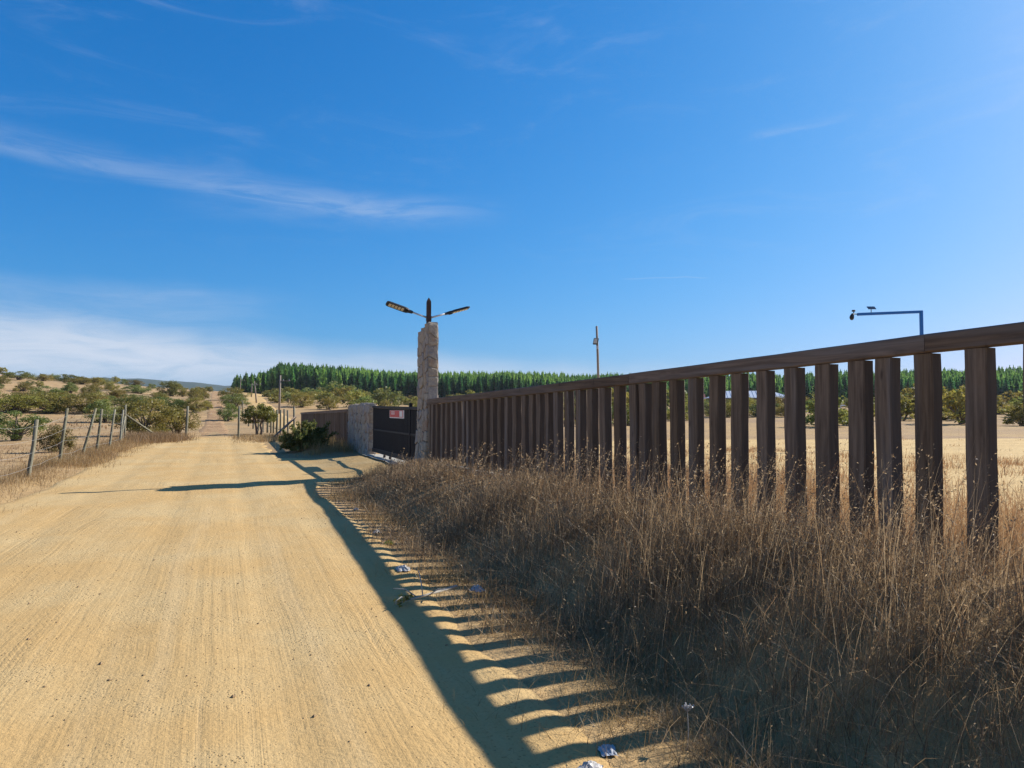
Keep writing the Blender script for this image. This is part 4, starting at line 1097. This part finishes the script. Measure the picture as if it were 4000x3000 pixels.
def bank_d(x, y): return sst(1.9, 2.45, x+.45*fbm(y*1.1, x*.5, 3)-.25*sst(10, 14, y)+.32*sst(3.5, 5.5, y)*(1-sst(9, 12, y)))*(1-.85*sst(4.2, 4.34, x))*(.10+.90*sst(-.16, .10, fbm(x*.9, y*.9, 3)))
def bank_h(x, y): return np.maximum(.05, (.15+.19*sst(2.2, 3.0, x)-.14*sst(3.4, 4.15, x))*(1-.50*sst(6, 11, y))*(1+2.0*fbm(x*.8+9, y*.8, 3)))
for (n, yr, wid, hmul, segs) in ((9500, (.6, 4.2), .0034, 1.0, 4), (11500, (3.8, 8.5), .0046, 1.0, 4), (13000, (8.0, 16.0), .0066, 1.0, 3)):
    x, y = clumpy(n, (1.6, 4.45), yr, rg, bank_d); h = bank_h(x, y)*np.minimum(.45+rg.exponential(.62, n), 2.4)
    v, f, C = blades(x, y, h, wid*rg.uniform(.6, 1.3, n), rg, segs, (.14, .0), .55, 1.0)
    parts.append((v, f, tone_for(x, y, rg, (segs+1)*2)))
    # awns and curled husks at some of the tips
    pick = rg.random(n) < .22; m_n = int(pick.sum())
    v, f = seed_heads(C[pick], rg, 4, wid*4.2); parts.append((v, f, np.repeat(np.clip(rg.normal(.62, .14, m_n*4), 0, 1), 4)))
# fallen thatch lying between the tufts
for (n, yr, wid) in ((9000, (.6, 5), .0036), (9000, (4.5, 9), .005), (11000, (8.5, 16), .0075)):
    x, y = clumpy(n, (1.95, 4.4), yr, rg, lambda a, b_: sst(1.75, 2.5, a+.4*fbm(b_*1.1, a*.5, 3)), cl=.16); h = rg.uniform(.06, .27, n)*(1-.3*sst(6, 12, y))
    v, f, C = blades(x, y, h, wid*rg.uniform(.6, 1.3, n), rg, 3, (.0, -.1), 1.6, 1.0, zoff=.03+.10*sst(2.3, 3.2, x)*rg.random(n))
    parts.append((v, f, tone_for(x, y, rg, 8, .42)))
# tall wild oat stalks with seed heads, thickest against the fence
def tall_d(x, y): return sst(2.5, 4.0, x)*(.35+.65*sst(-.1, .2, fbm(x*.5+3, y*.5, 3)))
for (n, yr, wid, per, ss) in ((900, (.8, 5.0), .0030, 8, .017), (620, (4.5, 9), .0040, 8, .022), (260, (9, 16), .006, 6, .036)):
    x, y = clumpy(n, (2.3, 4.5), yr, rg, tall_d, cl=.18); h = rg.uniform(.30, .85, n)*(1-.35*sst(7, 15, y))
    v, f, C = blades(x, y, h, wid*rg.uniform(.7, 1.1, n), rg, 4, (.22, -.16), .38, .9)
    parts.append((v, f, tone_for(x, y, rg, 10, .6)))
    v, f = seed_heads(C, rg, per, ss); parts.append((v, f, np.repeat(np.clip(rg.normal(.55, .14, n*per), 0, 1), 4)))
grass_object('dry_grass', 'tall brown dry grass and wild oats on the bank in front of the timber fence', parts, M['grass'])
# thin mats straggling onto the road edge
parts = []
for (n, yr, wid) in ((5200, (.3, 5), .0036), (5200, (5, 16), .0062)):
    x, y = clumpy(n, (1.25, 2.5), yr, rg, lambda a, b_: .75*sst(1.25, 2.2, a+.5*fbm(b_*.9+7, a, 3))*sst(-.15, .15, fbm(a*1.2, b_*1.2, 3)), cl=.12); h = rg.uniform(.03, .15, n)
    v, f, C = blades(x, y, h, wid*rg.uniform(.6, 1.3, n), rg, 3, (.1, 0), 1.2, .9, zoff=.02)
    parts.append((v, f, tone_for(x, y, rg, 8, .55)))
grass_object('short_grass', 'flattened straw straggling from the bank onto the road edge', parts, M['grass_gold'])
# sunlit straw behind the fence
parts = []
for (n, xr, yr, wid, hr) in ((11000, (4.55, 7), (1, 8), .0055, (.15, .5)), (9000, (4.55, 7), (7, 16), .009, (.12, .42)), (9000, (6.5, 16), (0, 22), .016, (.06, .22)), (1500, (12, 34), (2, 34), .02, (.05, .14))):
    x, y = clumpy(n, xr, yr, rg, lambda a, b_: .3+.7*sst(-.1, .2, fbm(a*.4, b_*.4, 3)), cl=.14); h = rg.uniform(*hr, n)
    v, f, C = blades(x, y, h, wid*rg.uniform(.6, 1.3, n), rg, 2, (.12, 0), .5, .7)
    parts.append((v, f, tone_for(x, y, rg, 6, .45)))
grass_object('straw_grass', 'sunlit golden straw behind the timber fence', parts, M['grass_gold'])
# verge under the wire fence and round the cross posts
parts = []
def verge_d(x, y): return np.exp(-((x+4.15+.3*fbm(y*.4, x, 2))/.62)**2)*(.4+.6*sst(-.2, .1, fbm(x*.6, y*.6, 3)))
for (n, xr, yr, wid, hr) in ((12000, (-6.2, -2.9), (8, 24), .007, (.05, .22)), (18000, (-6.2, -2.9), (22, 43), .013, (.07, .30))):
    x, y = clumpy(n, xr, yr, rg, verge_d, cl=.18); h = rg.uniform(*hr, n)
    v, f, C = blades(x, y, h, wid*rg.uniform(.6, 1.3, n), rg, 2, (.08, 0), .55, .7); parts.append((v, f, tone_for(x, y, rg, 6, .35)))
n = 5200; x, y = clumpy(n, (-4.6, -1.6), (36, 44), rg, lambda a, b_: np.exp(-((a+3.2)/1.0)**2-((b_-40.4)/2.2)**2), cl=.25); h = rg.uniform(.2, .62, n)
v, f, C = blades(x, y, h, .022*rg.uniform(.6, 1.3, n), rg, 2, (.05, 0), .6, .7); parts.append((v, f, np.repeat(np.clip(rg.normal(.1, .1, n), 0, 1), 6)))
n = 3500; x, y = clumpy(n, (.6, 4.2), (36, 46), rg, lambda a, b_: .7+0*a, cl=.25); h = rg.uniform(.06, .3, n)
v, f, C = blades(x, y, h, .024*rg.uniform(.6, 1.3, n), rg, 2, (.05, 0), .6, .7); parts.append((v, f, tone_for(x, y, rg, 6, .5)))
grass_object('verge_grass', 'reddish dry grass along the foot of the wire fence', parts, M['grass_red'])
parts = []
n = 7000; x, y = clumpy(n, (2.3, 4.3), (25.2, 44), rg, lambda a, b_: sst(2.3, 3.2, a+.4*fbm(b_*.5, a, 2)), cl=.2); h = rg.uniform(.12, .5, n)*(1-.4*sst(30, 40, y))
v, f, C = blades(x, y, h, .016*rg.uniform(.6, 1.3, n), rg, 2, (.1, 0), .5, .7); parts.append((v, f, tone_for(x, y, rg, 6, .5)))
grass_object('bank_grass', 'tawny dry grass under the dark timber stretch and the green bush', parts, M['grass_gold'])
# low tufts over the slope
parts = []
for (n, rr_, wid, hr, xr_) in ((8000, (18, 60), .018, (.05, .16), 1), (5000, (60, 150), .08, (.12, .3), 1)):
    a_ = np.radians(rg.uniform(-20, 0, n*3)); r_ = np.sqrt(rg.uniform(rr_[0]**2, rr_[1]**2, n*3)); x = r_*np.sin(a_); y = r_*np.cos(a_)
    k = (x < -5.2) | (y > 44); k &= np.abs(x+1.0) > 2.0; k &= rg.random(n*3) < sst(-.12, .14, fbm(x*.22, y*.22, 4)); x, y = x[k][:n], y[k][:n]; m = len(x); h = rg.uniform(*hr, m)
    v, f, C = blades(x, y, h, wid*rg.uniform(.6, 1.3, m), rg, 2, (.05, 0), .6, .6); parts.append((v, f, tone_for(x, y, rg, 6, .35)))
grass_object('slope_grass', 'sparse dry tufts over the bare slope beyond the wire fence', parts, M['grass_red'])

# ------------------------------------------------------------------ pebbles and litter
def pebbles():
    n = 3600; y = .8+rg.random(n)**1.6*11; x = rg.uniform(-3.2, 2.1, n); k = rg.random(n) < .15+.85*sst(-.05, .15, fbm(x*.8, y*.35, 3)); x, y = x[k], y[k]; n = len(x)
    z = road_z(x, y); s = rg.uniform(.002, .0075, n)*(1+(rg.random(n) < .03)*1.0)
    o8 = np.array([(1, 0, 0), (0, 1, 0), (-1, 0, 0), (0, -1, 0), (0, 0, .7), (0, 0, -.6)])
    V = (o8[None]*rg.uniform(.6, 1.3, (n, 6, 1)))*s[:, None, None]; V = V+np.stack([x, y, z+s*.25], 1)[:, None]
    f = np.array([(0, 1, 4), (1, 2, 4), (2, 3, 4), (3, 0, 4), (1, 0, 5), (2, 1, 5), (3, 2, 5), (0, 3, 5)])
    F = (f[None]+(np.arange(n)*6)[:, None, None]).ravel()
    tag(link('road_pebbles', mesh_np('road_pebbles', V.reshape(-1, 3), F, 3, simple('pebble', (.27, .18, .095), .9, 0, .5, 40))), 'small brown pebbles and clods strewn over the sandy road', 'pebbles', kind='stuff')
pebbles()
def crumple(name, label, cat, x, y, s, mat, seed, flat=.5, zoff=0):
    rr = np.random.default_rng(seed); n = 9
    V = []; F = []
    for i in range(n):
        for j in range(n):
            u, v = i/(n-1)-.5, j/(n-1)-.5
            V.append((u*s*.7*(1+.10*rr.normal()), v*s*.5*(1+.10*rr.normal()), (.35+.65*rr.random())*s*flat*.55*(1-(2*u)**2)*(1-(2*v)**2)+.008*rr.random()))
    for i in range(n-1):
        for j in range(n-1): F.append([i*n+j, (i+1)*n+j, (i+1)*n+j+1, i*n+j+1])
    m_ = MB(); m_.add(V, F)
    zz = max(hz(x, y), float(road_z(np.array([x]), np.array([y]))[0]))
    tag(m_.build(name, mat, None, (x, y, zz+.005+zoff), (0, 0, rr.uniform(0, 6))), label, cat, 'litter along the grass edge')
crumple('plastic_scrap', 'crumpled white plastic scrap just beyond the yellow wrapper on the road edge', 'litter', 1.86, 9.3, .16, M['paper'], 1)
crumple('plastic_scrap', 'flattened white plastic bag lying in a lit stripe beside the branch', 'litter', 1.66, 7.0, .26, M['paper'], 2, .35)
crumple('yellow_wrapper', 'small yellow snack wrapper at the grass edge', 'litter', 1.84, 8.5, .19, M['yellow'], 3)
crumple('plastic_bag', 'pale blue plastic bag caught at the foot of the shaded grass', 'litter', 2.12, 6.1, .20, M['bluepl'], 4, .5, .03)
crumple('plastic_sheet', 'torn white plastic lying next to the bluish scrap on the road edge', 'litter', 1.52, 2.86, .16, M['paper'], 5, .4)
crumple('plastic_film', 'bluish plastic scrap beside the torn white plastic at the grass edge', 'litter', 1.70, 3.02, .15, M['bluepl'], 6, .3)
crumple('paper_scrap', 'tiny white paper scrap where the fence shadow meets the grass corner', 'litter', 1.98, 11.6, .13, M['paper'], 8)
br = empty('fallen_branch', (1.60, 5.85, float(road_z(np.array([1.6]), np.array([5.85]))[0])+.015), R(15), 'pale broken branch with a few green leaves lying across the lit stripes', 'branch')
b = MB()
b.tube([(-.32, -.02, .02), (-.05, .0, .035), (.30, .03, .06)], [.006, .010, .013], 6)
for (a_, c_) in (((-.1, 0, .03), (-.25, .14, .10)), ((-.05, 0, .03), (.02, .2, .20)), ((.0, 0, .03), (.10, -.14, .09)), ((-.2, -.01, .03), (-.36, -.1, .06))): b.tube([a_, ((a_[0]+c_[0])/2, (a_[1]+c_[1])/2, (a_[2]+c_[2])/2+.03), c_], [.006, .005, .003], 5)
b.build('stem', M['concrete'], br, smooth=True)
v, f, t = leaf_cloud(np.array([(-.25, .0, .04), (-.16, .06, .06), (-.3, -.05, .04), (-.2, -.03, .05)]), np.full(4, .05), 12, .035, np.random.default_rng(4))
link('leaves', mesh_np('leaves', v, f, 4, M['leaf_green'], False, None, {'tone': t}), br)
# dried umbel on a stem in the near grass
fl = empty('dry_flower', (2.10, 2.95, hz(2.10, 2.95)), 0, 'pale dried flower head on a thin stem in the near shaded grass', 'flower')
MB().tube([(0, 0, 0), (.005, 0, .10), (0, 0, .18)], [.003, .0025, .002], 5, cap=False).build('stem', M['concrete'], fl)
hd_ = MB()
for k in range(14):
    a_ = k*2.4; r_ = .006+.0022*k; hd_.tube([(0, 0, .18), (math.cos(a_)*r_, math.sin(a_)*r_, .21+.002*(k % 3))], [.0015, .004], 4)
hd_.build('flower_head', M['paper'], fl)
for i, (x, y, s_) in enumerate(((-9, 33, .35), (-12, 40, .5), (-7.4, 27, .25))):
    pass

# ------------------------------------------------------------------ air
HAZE = 8e-5
hb = MB().box((-3350, -3350, -30), (3350, 3350, 105)).build('haze', simple('unused', (1, 1, 1)))
hm, t, o = material('thin haze')
vp = t.new('ShaderNodeVolumePrincipled'); vp.inputs['Color'].default_value = (.80, .88, 1.0, 1); vp.inputs['Density'].default_value = HAZE; vp.inputs['Anisotropy'].default_value = .2
t.l.new(vp.outputs[0], o.inputs['Volume'])
hb.data.materials.clear(); hb.data.materials.append(hm)
tag(hb, 'thin pale haze over the whole dry landscape', kind='stuff')
bpy.data.materials.remove(bpy.data.materials['unused'])
